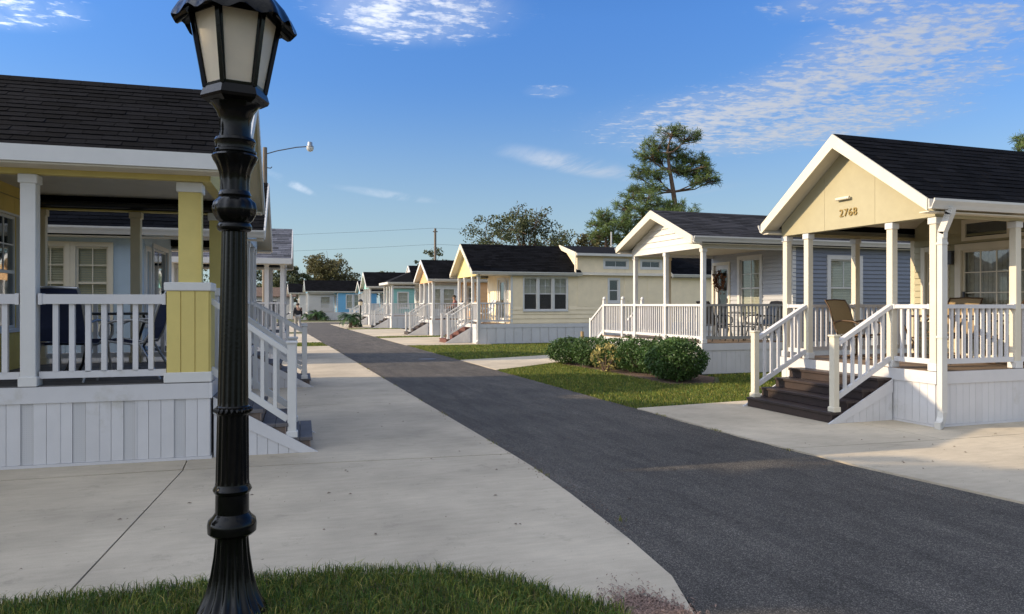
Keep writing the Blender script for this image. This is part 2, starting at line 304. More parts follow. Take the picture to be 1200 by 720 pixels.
road += [(60, 63), (60, 70), (-60, 70), (-60, 63)]
sheet('road', road, -.012, 'asphalt', th=.05)
# the concrete on the left is cast in bays with open joints between them
pad = sheet('concrete_pad', [(-20, 1.5), (1.4, 2.3), (2.0, 3.4), (2.4, 6), (2.55, 9), (2.55, 30), (-20, 30)], -.03, 'soil', th=.05)
JX = lambda y: -.70 + (y - 8.1) * .10
curve = [(-12, 5.1), (-4, 4.93), (-1.33, 4.69), (0, 4.63), (.48, 4.6), (.73, 4.5), (1.07, 4.39), (1.43, 4.13), (1.58, 3.85), (1.88, 3.55)]
g = .006
ri = [p for p in curve if p[0] > JX(4.7) + .02]
slab1 = [(JX(7.98) + g, 7.98)] + [(JX(4.7) + g, 4.68)] + ri + [(2.02, 3.42), (2.19, 3.36)] + [(x - .004, y) for x, y in reversed(REDGE[1:6]) if y > 3.38] + [(2.645, 7.66)]
sheet('slab', wobble(slab1[:1] + slab1[1:], .5, 0), 0, 'concrete', pad, .1)
sheet('slab', [(JX(7.98) - g, 7.98), (JX(4.7) - g, 4.70), (-1.33, 4.70), (-4, 4.93), (-8, 5.02), (-8, 8.25)], 0, 'concrete', pad, .1)
ys = [8.0, 12.4, 16.8, 21.2, 25.6, 30.0]
for i in range(5):
    a, b = ys[i], ys[i + 1]; s0 = .32 if i == 0 else 0
    sheet('slab', [(JX(8), a + g - .0), (2.645, a + g - s0), (2.64, b - g), (JX(8), b - g)], 0, 'concrete', pad, .1)
    sheet('slab', [(JX(8) - 2 * g, a + g + (0 if i else .03)), (JX(8) - 2 * g, b - g), (-12, b - g), (-12, a + g + (.25 if i == 0 else 0))], 0, 'concrete', pad, .1)
pad2 = sheet('concrete_pad', [(-12, 33.0), (2.62, 33.0), (2.6, 43), (-12, 43)], .0, 'concrete', th=.1)
sheet('concrete_pad', [(-12, 46), (2.6, 46), (2.58, 62.9), (-12, 62.9)], .0, 'concrete', th=.1)
# right-hand pads
padr = sheet('concrete_pad', [(5.9, 1.5), (30, 1.5), (30, 10.45), (5.8, 10.3), (5.8, 6)], -.03, 'soil', th=.05)
re_ = [(5.705, 12), (5.70, 8.6), (5.72, 7.4), (5.80, 6.0), (6.07, 4.1), (6.63, 2.6), (7.63, 1.55), (9.5, .95)]
sheet('slab', [(5.695, 10.4), (5.70, 8.6), (5.72, 7.4), (5.745, 6.93), (7.9, 6.75), (7.9, 10.6)], 0, 'concrete', padr, .1)
sheet('slab', [(7.912, 6.75), (30, 6.4), (30, 10.9), (7.912, 10.6)], 0, 'concrete', padr, .1)
sheet('slab', [(5.75, 6.915), (5.81, 6.0), (6.08, 4.1), (6.64, 2.6), (7.64, 1.6), (9.5, 1.0), (13, 1.0), (13, 6.65), (7.9, 6.735)], 0, 'concrete', padr, .1)
sheet('slab', [(13.012, 1.0), (30, 1.0), (30, 6.385), (13.012, 6.635)], 0, 'concrete', padr, .1)
sheet('walkway', wobble([(5.69, 17.7), (6.6, 18.35), (8.24, 19.6), (9.3, 20.55)], .3, .01) + [(10.6, 20.9), (11.6, 21.2), (11.6, 23.2), (9.38, 22.5)] + wobble([(7.4, 21.75), (5.69, 21.2)], .3, .01), -.004, 'concrete', th=.1)
for a, b in ((29.2, 36.6), (38.0, 49.6), (51.0, 62.8)):
    sheet('concrete_pad', [(5.66, a + .3), (9.2, a - .1), (9.2, b), (5.64, b - .2)], -.004, 'concrete', th=.1)
sheet('concrete_strip', [(-30, 70.02), (2, 70.02), (40, 70.02), (40, 71.2), (-30, 71.2)], .0, 'concrete', th=.1)
def lawn(name, poly, z=-.035): return sheet(name, poly, z, 'grass_base', th=.05)
LA = [(5.72, 10.42), (8.0, 10.62), (16, 10.8), (16, 30), (5.72, 30)]
lawn('lawn_ground', [(5.71, 10.3), (40, 10.8), (40, 29.4), (5.71, 29.4)]); lawn('lawn_ground', [(5.67, 36), (9.4, 36.3), (9.4, 38.2), (5.67, 38.2)]); lawn('lawn_ground', [(5.66, 49), (9.4, 49.2), (9.4, 51.2), (5.66, 51.2)])
lawn('lawn_ground', [(-12, 29.8), (2.6, 29.8), (2.6, 33.2), (-12, 33.2)]); lawn('lawn_ground', [(-12, 42.8), (2.58, 42.8), (2.58, 46.2), (-12, 46.2)]); lawn('lawn_ground', [(-40, 71.2), (60, 71.2), (60, 140), (-40, 140)], -.04)
island_poly = [(-12, 5.14), (-4, 4.95), (-1.33, 4.71), (0, 4.65), (.5, 4.61), (.76, 4.52), (1.09, 4.41), (1.45, 4.14), (1.6, 3.86), (1.88, 3.52), (1.75, 2.6), (1.45, 2.15), (.9, 1.6), (.2, 1.3), (-12, 1.15)]
sheet('verge_ground', island_poly, -.006, 'soil', th=.08)
sheet('mulch_patch', wobble([(1.78, 3.58), (1.88, 3.66), (2.0, 3.70), (2.10, 3.64), (2.19, 3.42), (2.0, 2.8), (1.8, 2.6), (1.78, 3.58)], .022, .024), .004, 'red_mulch', th=.06)
V, F = [], []
for k in range(5200):
    x, y = random.gauss(1.98, .10), random.gauss(3.32, .20); t = random.gauss(1.2, .5); l = random.uniform(.006, .024); z = .006 + random.uniform(0, .008); c, s = math.cos(t) * l, math.sin(t) * l; n = len(V)
    V += [(x - c, y - s, z), (x + s * .22, y - c * .22, z + .004), (x + c, y + s, z + .003), (x - s * .22, y + c * .22, z + .005)]; F.append((n, n + 1, n + 2, n + 3))
o = link('mulch_chips', np_mesh(np.array(V), np.array(F), 'red_mulch')); o['kind'] = 'stuff'
def blades(name, poly, n, h, wd, z, mats, wts, keep=None, lean=.55, hvar=.45):
    P = np.array(poly); lo, hi = P.min(0), P.max(0); Q = rng.uniform(lo, hi, (int(n * 2.2), 2)); Q = Q[in_poly(Q, poly)]
    if keep is not None: Q = Q[keep(Q)]
    Q = Q[:n]; n = len(Q); a = rng.uniform(0, 2 * np.pi, n); H = h * rng.uniform(1 - hvar, 1 + hvar, n); b = rng.uniform(0, 2 * np.pi, n); ln = lean * rng.uniform(.1, 1.2, n) * H
    base = np.c_[Q, np.full(n, z)]; side = np.c_[np.cos(a), np.sin(a), np.zeros(n)] * (wd / 2); d = np.c_[np.cos(b), np.sin(b), np.zeros(n)]
    mid = base + d * (ln * .3)[:, None] + np.c_[np.zeros((n, 2)), H * .6]; tip = base + d * ln[:, None] + np.c_[np.zeros((n, 2)), H * (1 - .25 * lean)]
    V = np.stack([base - side, base + side, mid + side * .75, mid - side * .75, tip], 1).reshape(-1, 3); i = np.arange(n) * 5
    F = np.concatenate([np.c_[i, i + 1, i + 2], np.c_[i, i + 2, i + 3], np.c_[i + 3, i + 2, i + 4]]); me = np_mesh(V, F, mats)
    mi = rng.choice(len(mats), n, p=wts); me.polygons.foreach_set('material_index', np.tile(mi, 3).astype(np.int32)); o = link(name, me); o['kind'] = 'stuff'; return o
VP = [(-3.2, 4.96), (-1.33, 4.74), (0, 4.68), (.5, 4.64), (.78, 4.55), (1.11, 4.43), (1.47, 4.16), (1.62, 3.86), (1.86, 3.54), (1.74, 3.1), (-3.2, 3.1)]
blades('verge_grass', VP, 66000, .062, .0052, -.004, ['grass_blade', 'lawn_blade', 'dry_blade'], [.58, .34, .08], None, .95, .62)
blades('verge_grass', [(-8, 4.95), (-3.2, 4.9), (-3.2, 3.1), (1.74, 3.1), (1.7, 2.6), (1.2, 2.0), (.2, 1.35), (-8, 1.3)], 26000, .07, .007, -.004, ['grass_blade', 'lawn_blade'], [.7, .3])
def not_walk(Q): return ~in_poly(Q, [(5.6, 17.65), (6.6, 18.3), (8.24, 19.55), (9.3, 20.5), (11.6, 21.2), (11.6, 23.2), (9.38, 22.55), (7.4, 21.8), (5.6, 21.25)])
def bed(Q): return not_walk(Q) & ~in_poly(Q, [(8.1, 13.4), (9.2, 13.2), (10, 14.4), (10, 21), (9.0, 20.0), (7.95, 18.9), (8.15, 17), (8.17, 15)])
blades('lawn_grass', [(5.70, 10.43), (8.0, 10.63), (14, 10.85), (14, 14.9), (9.95, 14.9), (9.95, 20), (5.70, 20)], 75000, .05, .010, -.035, ['grass_blade', 'lawn_blade', 'dry_blade'], [.38, .54, .08], bed)
blades('lawn_grass', [(5.70, 21), (16, 21), (16, 29.6), (9, 29.2), (5.70, 29.5)], 45000, .05, .016, -.035, ['grass_blade', 'lawn_blade', 'dry_blade'], [.4, .52, .08], not_walk)
for pl, n in (([(5.67, 36.4), (9.2, 36.6), (9.2, 38), (5.67, 37.9)], 4000), ([(5.66, 49.4), (9.2, 49.6), (9.2, 51), (5.66, 50.9)], 2500), ([(-6, 30), (2.6, 30), (2.6, 33), (-6, 33)], 9000)):
    blades('lawn_grass', pl, n, .06, .022, -.035, ['grass_blade', 'lawn_blade'], [.4, .6])
sheet('mulch_bed', wobble([(8.05, 13.5), (9.1, 13.3), (9.9, 14.4), (9.95, 20.3), (9.0, 19.9), (7.9, 19.0), (8.1, 17), (8.12, 15), (8.05, 13.5)], .25, .05), -.02, 'mulch', th=.05)
# dead leaves and twigs lying about
V, F = [], []
for k in range(150):
    a, b = random.choice([((-1.5, 4.9), (2.5, 8.0)), ((-.5, 8), (2.5, 14)), ((6.0, 4.5), (9, 7.2)), ((7.8, 14.2), (9, 18)), ((2.8, 5), (5.4, 14))])
    x, y = random.uniform(a[0], b[0]), random.uniform(a[1], b[1]); t = random.uniform(0, 6.3); l = random.uniform(.006, .022); z = .006 if not 2.6 < x < 5.7 else -.004
    c, s = math.cos(t) * l, math.sin(t) * l; n = len(V); V += [(x - c, y - s, z), (x + s * .5, y - c * .5, z + .006), (x + c, y + s, z + .002), (x - s * .5, y + c * .5, z + .008)]; F.append((n, n + 1, n + 2, n + 3))
o = link('leaf_litter', np_mesh(np.array(V), np.array(F), 'bark')); o['kind'] = 'stuff'

# ------------------------------------------------------------------ cottages
class House:
    def __init__(s, name, label, Xf, Y0, side, rz, W, D, P, zd, zh, zt, za, ovs, ovf, wall='white', trim='white', skirt='white_vinyl', hdr=None, gable=None, roof='roof_base', shing='black_shingle_course', post='white', det=2, group='cottages along the lane', cat='cottage', tread='tread_dark', deck='deck_brown', z0=0.0, rake='white', soffit='soffit'):
        s.__dict__.update(locals()); s.s = side; s.hdr = hdr or trim; s.gable = gable or wall
        s.root = thing(name, label, cat, (Xf, Y0, z0), R(rz), group); s.railn = 0
    def P3(s, x, y, z): return Vector((s.s * x, y, z))
    def roofz(s, y): return s.zt + (s.za - s.zt) * (1 - abs(y - s.W / 2) / (s.W / 2 + s.ovs))
    def bx(s, name, par, x0, x1, y0, y1, z0, z1, m, bev=0.0):
        a, b = sorted((s.s * x0, s.s * x1)); y0, y1 = sorted((y0, y1)); z0, z1 = sorted((z0, z1))
        c = Vector(((a + b) / 2, (y0 + y1) / 2, (z0 + z1) / 2)) - (par.location if par != s.root else Vector())
        return link(name, box_mesh((b - a, y1 - y0, z1 - z0), m, bev), par, c)
    def mbx(s, mb, x0, x1, y0, y1, z0, z1):
        a, b = sorted((s.s * x0, s.s * x1)); y0, y1 = sorted((y0, y1)); mb.box(a, b, y0, y1, z0, z1)
    def pr(s, mb, pts, dx=None, dy=None):
        mb.prism([s.P3(*p) for p in pts], (s.s * dx, 0, 0) if dx else (0, dy, 0))
    def beam(s, name, par, a, b, wd, ht, m, bev=0.0):
        a, b = s.P3(*a), s.P3(*b); return link(name, box_mesh(((b - a).length, wd, ht), m, bev), par, (a + b) / 2, bar_q(a, b))
    # --- walls: Mp maps (along, outward) to local x, y
    def front(s, xw): return lambda a, d: (xw - d, a)
    def near(s, y=0.0): return lambda a, d: (a, y - d)
    def far(s): return lambda a, d: (a, s.W + d)
    def wb(s, mb, Mp, a0, a1, z0, z1, d0, d1):
        p, q = Mp(a0, d0), Mp(a1, d1); s.mbx(mb, p[0], q[0], p[1], q[1], z0, z1)
    def wpart(s, name, par, Mp, a0, a1, z0, z1, d0, d1, m, bev=0.0):
        p, q = Mp(a0, d0), Mp(a1, d1); return s.bx(name, par, p[0], q[0], p[1], q[1], z0, z1, m, bev)
    def wall_(s, Mp, a0, a1, z0, z1, ops, m, style=None, smat=None, lap=.115, lap_to=None, panel=.40, top=None):
        mb = MB(); As = sorted({a0, a1, *[q for o in ops for q in o[:2]]}); Zs = sorted({z0, z1, *[q for o in ops for q in o[2:4]]})
        for i in range(len(As) - 1):
            for j in range(len(Zs) - 1):
                ca, cz = (As[i] + As[i + 1]) / 2, (Zs[j] + Zs[j + 1]) / 2
                if not any(o[0] < ca < o[1] and o[2] < cz < o[3] for o in ops): s.wb(mb, Mp, As[i], As[i + 1], Zs[j], Zs[j + 1], -.10, 0)
        wo = mb.build('wall', m, s.root)
        if style in ('lap', 'lap_low'):
            mb = MB(); z = z0; zt = lap_to if style == 'lap_low' else z1
            while z < zt - .02:
                ze = min(z + lap, zt); segs = [(a0, a1)]
                for o in ops:
                    if o[2] - .085 < z + lap / 2 < o[3] + .085:
                        ns = []
                        for p, q in segs:
                            if o[0] - .085 > p: ns.append((p, min(q, o[0] - .085)))
                            if o[1] + .085 < q: ns.append((max(p, o[1] + .085), q))
                        segs = [t for t in ns if t[1] - t[0] > .02]
                for p, q in segs:
                    pts = []
                    for a in (p, q):
                        for d, zz in ((0, z), (.028, z), (.004, ze), (0, ze)): x, y = Mp(a, d); pts.append(s.P3(x, y, zz))
                    mb.add(pts, [(0, 1, 2, 3), (7, 6, 5, 4), (0, 4, 5, 1), (1, 5, 6, 2), (2, 6, 7, 3), (3, 7, 4, 0)])
                z += lap
            o = mb.build('siding', smat, wo); o['kind'] = 'stuff'
        if style in ('panel', 'lap_low'):
            zb = lap_to if style == 'lap_low' else z0; n = max(1, round((a1 - a0) / panel)); w_ = (a1 - a0) / n; gp = .003 if panel < .6 else .006
            for i in range(n):
                p, q = a0 + i * w_ + gp, a0 + (i + 1) * w_ - gp; segs = [(zb, z1)]
                for o in ops:
                    if o[0] - .02 < q and o[1] + .02 > p:
                        if o[0] <= p and o[1] >= q: segs = [u for t in segs for u in ((t[0], min(t[1], o[2])), (max(t[0], o[3]), t[1])) if u[1] - u[0] > .03]
                        else: segs = [u for t in segs for u in ((t[0], min(t[1], o[2] - .02)), (max(t[0], o[3] + .02), t[1])) if u[1] - u[0] > .03]
                for t in segs: s.wpart('panel', wo, Mp, p, q, t[0], t[1], .0, .012, smat or m)
        return wo
    def window(s, Mp, a0, a1, z0, z1, name='window', tm=None, grid=(2, 2), low=(1, 1), blind=None, gm='glass', gm2=None, rail=.5, tw=.085, sill=True, far=False, handle=False):
        tm = tm or s.trim; mb = MB(); e = .038
        s.wb(mb, Mp, a0 - tw, a0, z0 - tw, z1 + tw, 0, e); s.wb(mb, Mp, a1, a1 + tw, z0 - tw, z1 + tw, 0, e); s.wb(mb, Mp, a0, a1, z1, z1 + tw, 0, e - .003); s.wb(mb, Mp, a0, a1, z0 - tw, z0, 0, e - .003)
        wo = mb.build(name, tm, s.root); zm = z0 + (z1 - z0) * rail; mb = MB(); k = .035
        s.wb(mb, Mp, a0, a0 + k, z0, z1, -.055, -.012); s.wb(mb, Mp, a1 - k, a1, z0, z1, -.055, -.012); s.wb(mb, Mp, a0 + k, a1 - k, z0, z0 + k, -.055, -.014); s.wb(mb, Mp, a0 + k, a1 - k, z1 - k, z1, -.055, -.014)
        if rail: s.wb(mb, Mp, a0 + k, a1 - k, zm - .02, zm + .02, -.055, -.008)
        def grids(zA, zB, g_):
            for i in range(1, g_[0]): a = a0 + k + (a1 - a0 - 2 * k) * i / g_[0]; s.wb(mb, Mp, a - .009, a + .009, zA, zB, -.042, -.022)
            for j in range(1, g_[1]): z = zA + (zB - zA) * j / g_[1]; s.wb(mb, Mp, a0 + k, a1 - k, z - .009, z + .009, -.043, -.021)
        if rail: grids(zm + .02, z1 - k, grid); grids(z0 + k, zm - .02, low)
        else: grids(z0 + k, z1 - k, grid)
        mb.build('sash', tm, wo)
        for zA, zB in (((zm + .02, z1 - k), (z0 + k, zm - .02)) if rail else ((z0 + k, z1 - k),)): s.wpart('pane', wo, Mp, a0 + k, a1 - k, zA, zB, -.036, -.030, gm2 if gm2 and zA < zm else gm)
        if blind == 'slats':
            mb = MB(); z = z0 + .05; zb = z0 + k + .02
            while z < z1 - .05:
                s.wb(mb, Mp, a0 + k, a1 - k, z, z + .036, -.085, -.078); z += .042
            mb.build('blind', 'blind', wo)
        elif blind == 'curtain':
            mb = MB()
            for (p, q) in ((a0 + k, a0 + (a1 - a0) * .46), (a1 - (a1 - a0) * .46, a1 - k)):
                n = max(4, int((q - p) / .04))
                for i in range(n): s.wb(mb, Mp, p + (q - p) * i / n, p + (q - p) * (i + 1) / n, z0 + .03, z1 - .04, -.10 - .012 * (i % 2), -.088 - .012 * (i % 2))
            mb.build('curtain', 'curtain', wo)
        if sill: s.wpart('sill', wo, Mp, a0 - tw - .01, a1 + tw + .01, z0 - tw - .028, z0 - tw - .002, 0, .055, tm)
        if handle: s.wpart('handle', wo, Mp, a1 - .06, a1 - .035, z0 + .9, z0 + 1.1, -.01, .03, 'dark_frame')
        return wo
    def door(s, Mp, a0, a1, z0, z1, m='white', glass=True, tm=None):
        tm = tm or s.trim; mb = MB(); tw = .08
        s.wb(mb, Mp, a0 - tw, a0, z0, z1 + tw, 0, .038); s.wb(mb, Mp, a1, a1 + tw, z0, z1 + tw, 0, .038); s.wb(mb, Mp, a0, a1, z1, z1 + tw, 0, .036); fr = mb.build('door', tm, s.root)
        mb = MB(); k = .13
        s.wb(mb, Mp, a0, a0 + k, z0, z1, -.06, -.02); s.wb(mb, Mp, a1 - k, a1, z0, z1, -.06, -.02); s.wb(mb, Mp, a0 + k, a1 - k, z1 - k, z1, -.06, -.021)
        s.wb(mb, Mp, a0 + k, a1 - k, z0, z0 + (.22 if glass else 1.0), -.06, -.021); mb.build('door_leaf', m, fr)
        s.wpart('pane', fr, Mp, a0 + k, a1 - k, z0 + (.22 if glass else 1.0), z1 - k, -.045, -.038, 'glass'); s.wpart('handle', fr, Mp, a0 + .05, a0 + .09, z0 + .95, z0 + 1.08, -.02, .04, 'dark_frame')
        return fr
    # --- roof with real shingle courses, rakes, gutters
    def build_roof(s, shingles=None, fx1=None, x0=None, gut=True, hip=0.0):
        x0 = -s.ovf if x0 is None else x0; ov, W = s.ovs, s.W; mb = MB(); xs = x0 if not hip else hip
        s.pr(mb, [(xs, -ov, s.zt), (xs, W / 2, s.za), (xs, W + ov, s.zt), (xs, W + ov, s.zt - .05), (xs, W / 2, s.za - .09), (xs, -ov, s.zt - .05)], dx=s.D + .15 - xs)
        if hip:
            zm = s.zt + (s.za - s.zt) * .62; yc = (W / 2 + ov) * (1 - .62) ; t = .62
            A, B = s.P3(x0, -ov, s.zt), s.P3(x0, W + ov, s.zt); C, Dd = s.P3(hip, W / 2 - (W / 2 + ov) * (1 - t), zm), s.P3(hip, W / 2 + (W / 2 + ov) * (1 - t), zm)
            E, F = s.P3(hip, -ov, s.zt), s.P3(hip, W + ov, s.zt); dz = Vector((0, 0, -.07))
            for q in ((A, B, Dd, C), (A, C, E), (B, F, Dd)): mb.prism(q, dz)
        ro = mb.build('roof', s.roof, s.root); s.ro = ro
        sl = math.hypot(W / 2 + ov, s.za - s.zt); ang = math.atan2(s.za - s.zt, W / 2 + ov); nc = int(sl / .135); ex = sl / nc; tw = .33
        if shingles:
            stuff = MB(); xa = xs; xb = s.D + .15; xi = shingles[1] if shingles[0] == 'parts' else xa
            me = None
            for sgn in (-1, 1):
                e0 = Vector((0, -ov if sgn < 0 else W + ov, s.zt)); up = Vector((0, -sgn * math.cos(ang), math.sin(ang))); nrm = Vector((0, sgn * math.sin(ang), math.cos(ang)))
                for c in range(nc):
                    off = ((c * .37) % 1) * tw; n = int((xb - xa) / tw) + 1; lo = xa - off
                    for i in range(n + 1):
                        p, q = max(lo + i * tw, xa), min(lo + (i + 1) * tw - .006, xb)
                        if q - p < .03: continue
                        j = random.uniform(-.006, .006); b0 = e0 + up * (c * ex - .012 + j); b1 = e0 + up * min((c + 1) * ex + .03, sl); th = random.uniform(.011, .018)
                        pts = []
                        for x in (p, q):
                            X = Vector((s.s * x, 0, 0)); pts += [b0 + X, b0 + X + nrm * th, b1 + X + nrm * .004, b1 + X]
                        fs = [(0, 1, 2, 3), (7, 6, 5, 4), (0, 4, 5, 1), (1, 5, 6, 2)]
                        if shingles[0] == 'parts' and sgn < 0 and q <= xi:
                            ctr = sum(pts, Vector()) / 8; k = (round(q - p, 2), int(th * 500), int(b1.z * 1000 == e0.z)); mm = MB(); mm.add([v - ctr for v in pts], fs); mm.build('shingle', s.shing.replace('_course', ''), ro, ctr)
                        else: stuff.add(pts, fs)
            for i in range(int((xb - xa) / .25)):
                x = xa + i * .25; s.pr(stuff, [(x, W / 2 - .13, s.za - .13 * math.tan(ang) + .018), (x, W / 2, s.za + .022), (x, W / 2 + .13, s.za - .13 * math.tan(ang) + .018), (x, W / 2, s.za + .008)], dx=.245)
            o = stuff.build('shingle_field', s.shing, ro, recalc=True); o['kind'] = 'stuff'
        # rakes
        if not hip:
            for sg in (-1, 1):
                yt = -ov if sg < 0 else W + ov; mb = MB(); h = .19
                s.pr(mb, [(x0 - .03, yt, s.zt + .012), (x0 - .03, W / 2, s.za + .012), (x0 - .03, W / 2, s.za + .012 - h * 1.1), (x0 - .03, yt, s.zt + .012 - h * .85)], dx=.03); mb.build('rake_board', s.rake, s.root)
            mb = MB()
            for sg in (-1, 1):
                yt = -ov + .02 if sg < 0 else W + ov - .02
                s.pr(mb, [(x0, yt, s.zt - .07), (x0, W / 2, s.za - .11), (x0, W / 2, s.za - .13), (x0, yt, s.zt - .09)], dx=-x0)
            mb.build('rake_soffit', s.soffit, s.root)
        # gutters, eave soffits
        for sg in (-1, 1):
            yt = -ov if sg < 0 else W + ov; mb = MB(); g = sg
            prof = [(0, .0), (0, -.13), (.055, -.13), (.075, -.08), (.105, -.03), (.105, 0), (.09, 0), (.085, -.03), (.05, -.11), (.02, -.11), (.02, 0)] if gut else [(0, .01), (0, -.15), (.03, -.15), (.03, .01)]
            s.pr(mb, [(x0 - .01, yt + g * a, s.zt + b + .005) for a, b in prof], dx=s.D + .15 - x0); mb.build('gutter' if gut else 'fascia', 'gutter' if gut else s.rake, s.root)
            s.bx('eave_soffit', s.root, x0 + .01, s.D, yt, (-.0 if sg < 0 else W), s.zt - .165, s.zt - .148, s.soffit)
        if hip: mb = MB(); s.pr(mb, [(x0 - .04, -ov, s.zt + .01), (x0 - .04, W + ov, s.zt + .01), (x0 - .04, W + ov, s.zt - .15), (x0 - .04, -ov, s.zt - .15)], dx=.035); mb.build('fascia', s.rake, s.root); s.bx('eave_soffit', s.root, x0, 0, -ov, W + ov, s.zt - .165, s.zt - .147, s.soffit)
    def gable_wall(s, style='panel', hip=0.0):
        W = s.W; zr = lambda y: s.roofz(y) - .12; mb = MB()
        if hip:
            s.bx('header', s.root, .0, .1, 0, W, s.zh, s.zt - .165, s.hdr); t = .62; yb = (W / 2 + s.ovs) * (1 - t)
            s.pr(mb, [(hip, W / 2 - yb, s.roofz(W / 2 - yb) - .1), (hip, W / 2 + yb, s.roofz(W / 2 + yb) - .1), (hip, W / 2, s.za - .09)], dx=.06); mb.build('gable', s.trim, s.root)
            for y0, y1 in ((W / 2 - yb, W / 2), (W / 2 + yb, W / 2)):
                mb = MB(); s.pr(mb, [(hip - .05, y0, s.roofz(y0) + .02), (hip - .05, y1, s.za + .02), (hip - .05, y1, s.za - .1), (hip - .05, y0, s.roofz(y0) - .1)], dx=.05); mb.build('rake_board', s.rake, s.root)
        else:
            s.pr(mb, [(0, 0, s.zh), (0, W, s.zh), (0, W, zr(W)), (0, W / 2, zr(W / 2)), (0, 0, zr(0))], dx=.10); go = mb.build('gable', s.gable, s.root)
            if style == 'lap':
                mb = MB(); z = s.zh + .16
                s.bx('header', s.root, -.022, 0, -.01, W + .01, s.zh, s.zh + .16, s.trim)
                sl = (s.za - s.zt) / (W / 2 + s.ovs)
                while z < zr(W / 2) - .06:
                    z1 = min(z + .15, zr(W / 2) - .02); h0 = lambda q: min(W / 2, (zr(W / 2) - q) / sl) - .01
                    a, b = h0(z), max(.02, h0(z1)); pts = []
                    for hh, zz, dd in ((a, z, -.034), (b, z1, -.004)): pts += [s.P3(dd, W / 2 - hh, zz), s.P3(dd, W / 2 + hh, zz), s.P3(0, W / 2 + hh, zz), s.P3(0, W / 2 - hh, zz)]
                    mb.add(pts, [(0, 1, 5, 4), (0, 3, 2, 1), (0, 4, 7, 3), (1, 2, 6, 5), (4, 5, 6, 7)]); z += .15
                for k in range(1): o = mb.build('siding', s.gable, go); o['kind'] = 'stuff'
            else:
                n = 3
                for i in range(n):
                    y0, y1 = W * i / n + .002, W * (i + 1) / n - .002; ys = [y0] + ([W / 2] if y0 < W / 2 < y1 else []) + [y1]; mb = MB()
                    s.pr(mb, [(-.012, y0, s.zh + .003), (-.012, y1, s.zh + .003)] + [(-.012, y, zr(y) - .004) for y in reversed(ys)], dx=.011); mb.build('panel', s.gable, go)
        for y0, y1 in ((.0, .1), (W - .1, W)): s.bx('header', s.root, .1, s.P, y0, y1, s.zh, s.zt - .15 + s.ovs * .0, s.hdr)
    def ceiling(s, z=None):
        mb = MB()
        if z: s.mbx(mb, .1, s.P, .1, s.W - .1, z, z + .02)
        else:
            for sg in (0, 1):
                a = .1 if not sg else s.W - .1; s.pr(mb, [(.1, a, s.roofz(a) - .16), (.1, s.W / 2, s.za - .2), (.1, s.W / 2, s.za - .18), (.1, a, s.roofz(a) - .14)], dx=s.P - .1)
        mb.build('porch_ceiling', s.soffit, s.root)
    def deck_(s, x1=None, boards=True):
        x1 = x1 or s.P; do = s.bx('deck', s.root, .05, x1, .05, s.W - .05, s.zd - .2, s.zd - .032, 'deck_grey'); n = int(s.W / .145); w_ = (s.W - .02) / n
        if boards:
            for i in range(n): s.bx('deck_board', do, .012, x1, .01 + i * w_ + .003, .01 + (i + 1) * w_ - .003, s.zd - .03, s.zd + random.uniform(-.002, .001), s.deck)
        else: s.bx('deck_boards', do, .012, x1, .01, s.W - .01, s.zd - .03, s.zd, s.deck)
        for a in ((-.03, .0, -.03, s.W + .03), ): s.bx('rim_board', s.root, *a, s.zd - .17, s.zd - .006, s.skirt)
        for y0, y1 in ((-.03, 0), (s.W, s.W + .03)): s.bx('rim_board', s.root, 0.001, s.D, y0, y1, s.zd - .17, s.zd - .006, s.skirt)
    def skirting(s, L, pw=.133, vent=(), boards=True, front=True):
        zt = s.zd - .17; mb = MB(); D, W = s.D, s.W
        s.mbx(mb, .01, .05, .01, W - .01, -.02, zt); s.mbx(mb, .05, D, .01, .05, -.02, zt); s.mbx(mb, .05, D, W - .05, W - .01, -.02, zt); s.mbx(mb, D - .05, D, .05, W - .05, -.02, zt)
        so = mb.build('skirting', s.skirt, s.root)
        if boards:
            n = int(L / pw)
            gp = .002 if pw < .2 else .018
            for i in range(n):
                v = i in vent; o = s.bx('panel', so, i * pw + gp, (i + 1) * pw - gp, -.014 if not v else -.006, .009, .03, zt - .001, 'vent_vinyl' if v else s.skirt)
                if i % 3 == 0: s.bx('batten', so, i * pw - .008, i * pw + .008, -.019, -.0145, .032, zt - .002, s.skirt)
            n = int(W / pw); p2 = W / n
            for i in range(n): s.bx('panel', so, -.012, .009, i * p2 + .002, (i + 1) * p2 - .002, .03, zt - .001, s.skirt)
            if D > L: s.bx('panel', so, n and int(L / pw) * pw + .002, D, -.012, .009, .03, zt - .001, s.skirt)
        s.bx('base_trim', so, -.024, D, -.022, .0095, -.01, .028, s.skirt); s.bx('base_trim', so, -.022, .0095, .0, W, -.01, .0275, s.skirt)
    def post_(s, x, y, m=None, w_=.105, z0=None, z1=None, cap=True):
        m = m or s.post; z0 = s.zd if z0 is None else z0; z1 = z1 or s.zh; h = w_ / 2
        o = s.bx('post', s.root, x - h, x + h, y - h, y + h, z0, z1 - .002, m, .006 if s.det > 1 else 0)
        P = o.location; k = h + .016
        if cap and s.det:
            for zz, hh in ((z1 - .05, .09), (z0 + .05, .10)): link('trim_block', box_mesh((2 * k, 2 * k, hh), 'white' if m != 'tan_trim' else m, .006), o, (0, 0, zz - P.z))
        return o
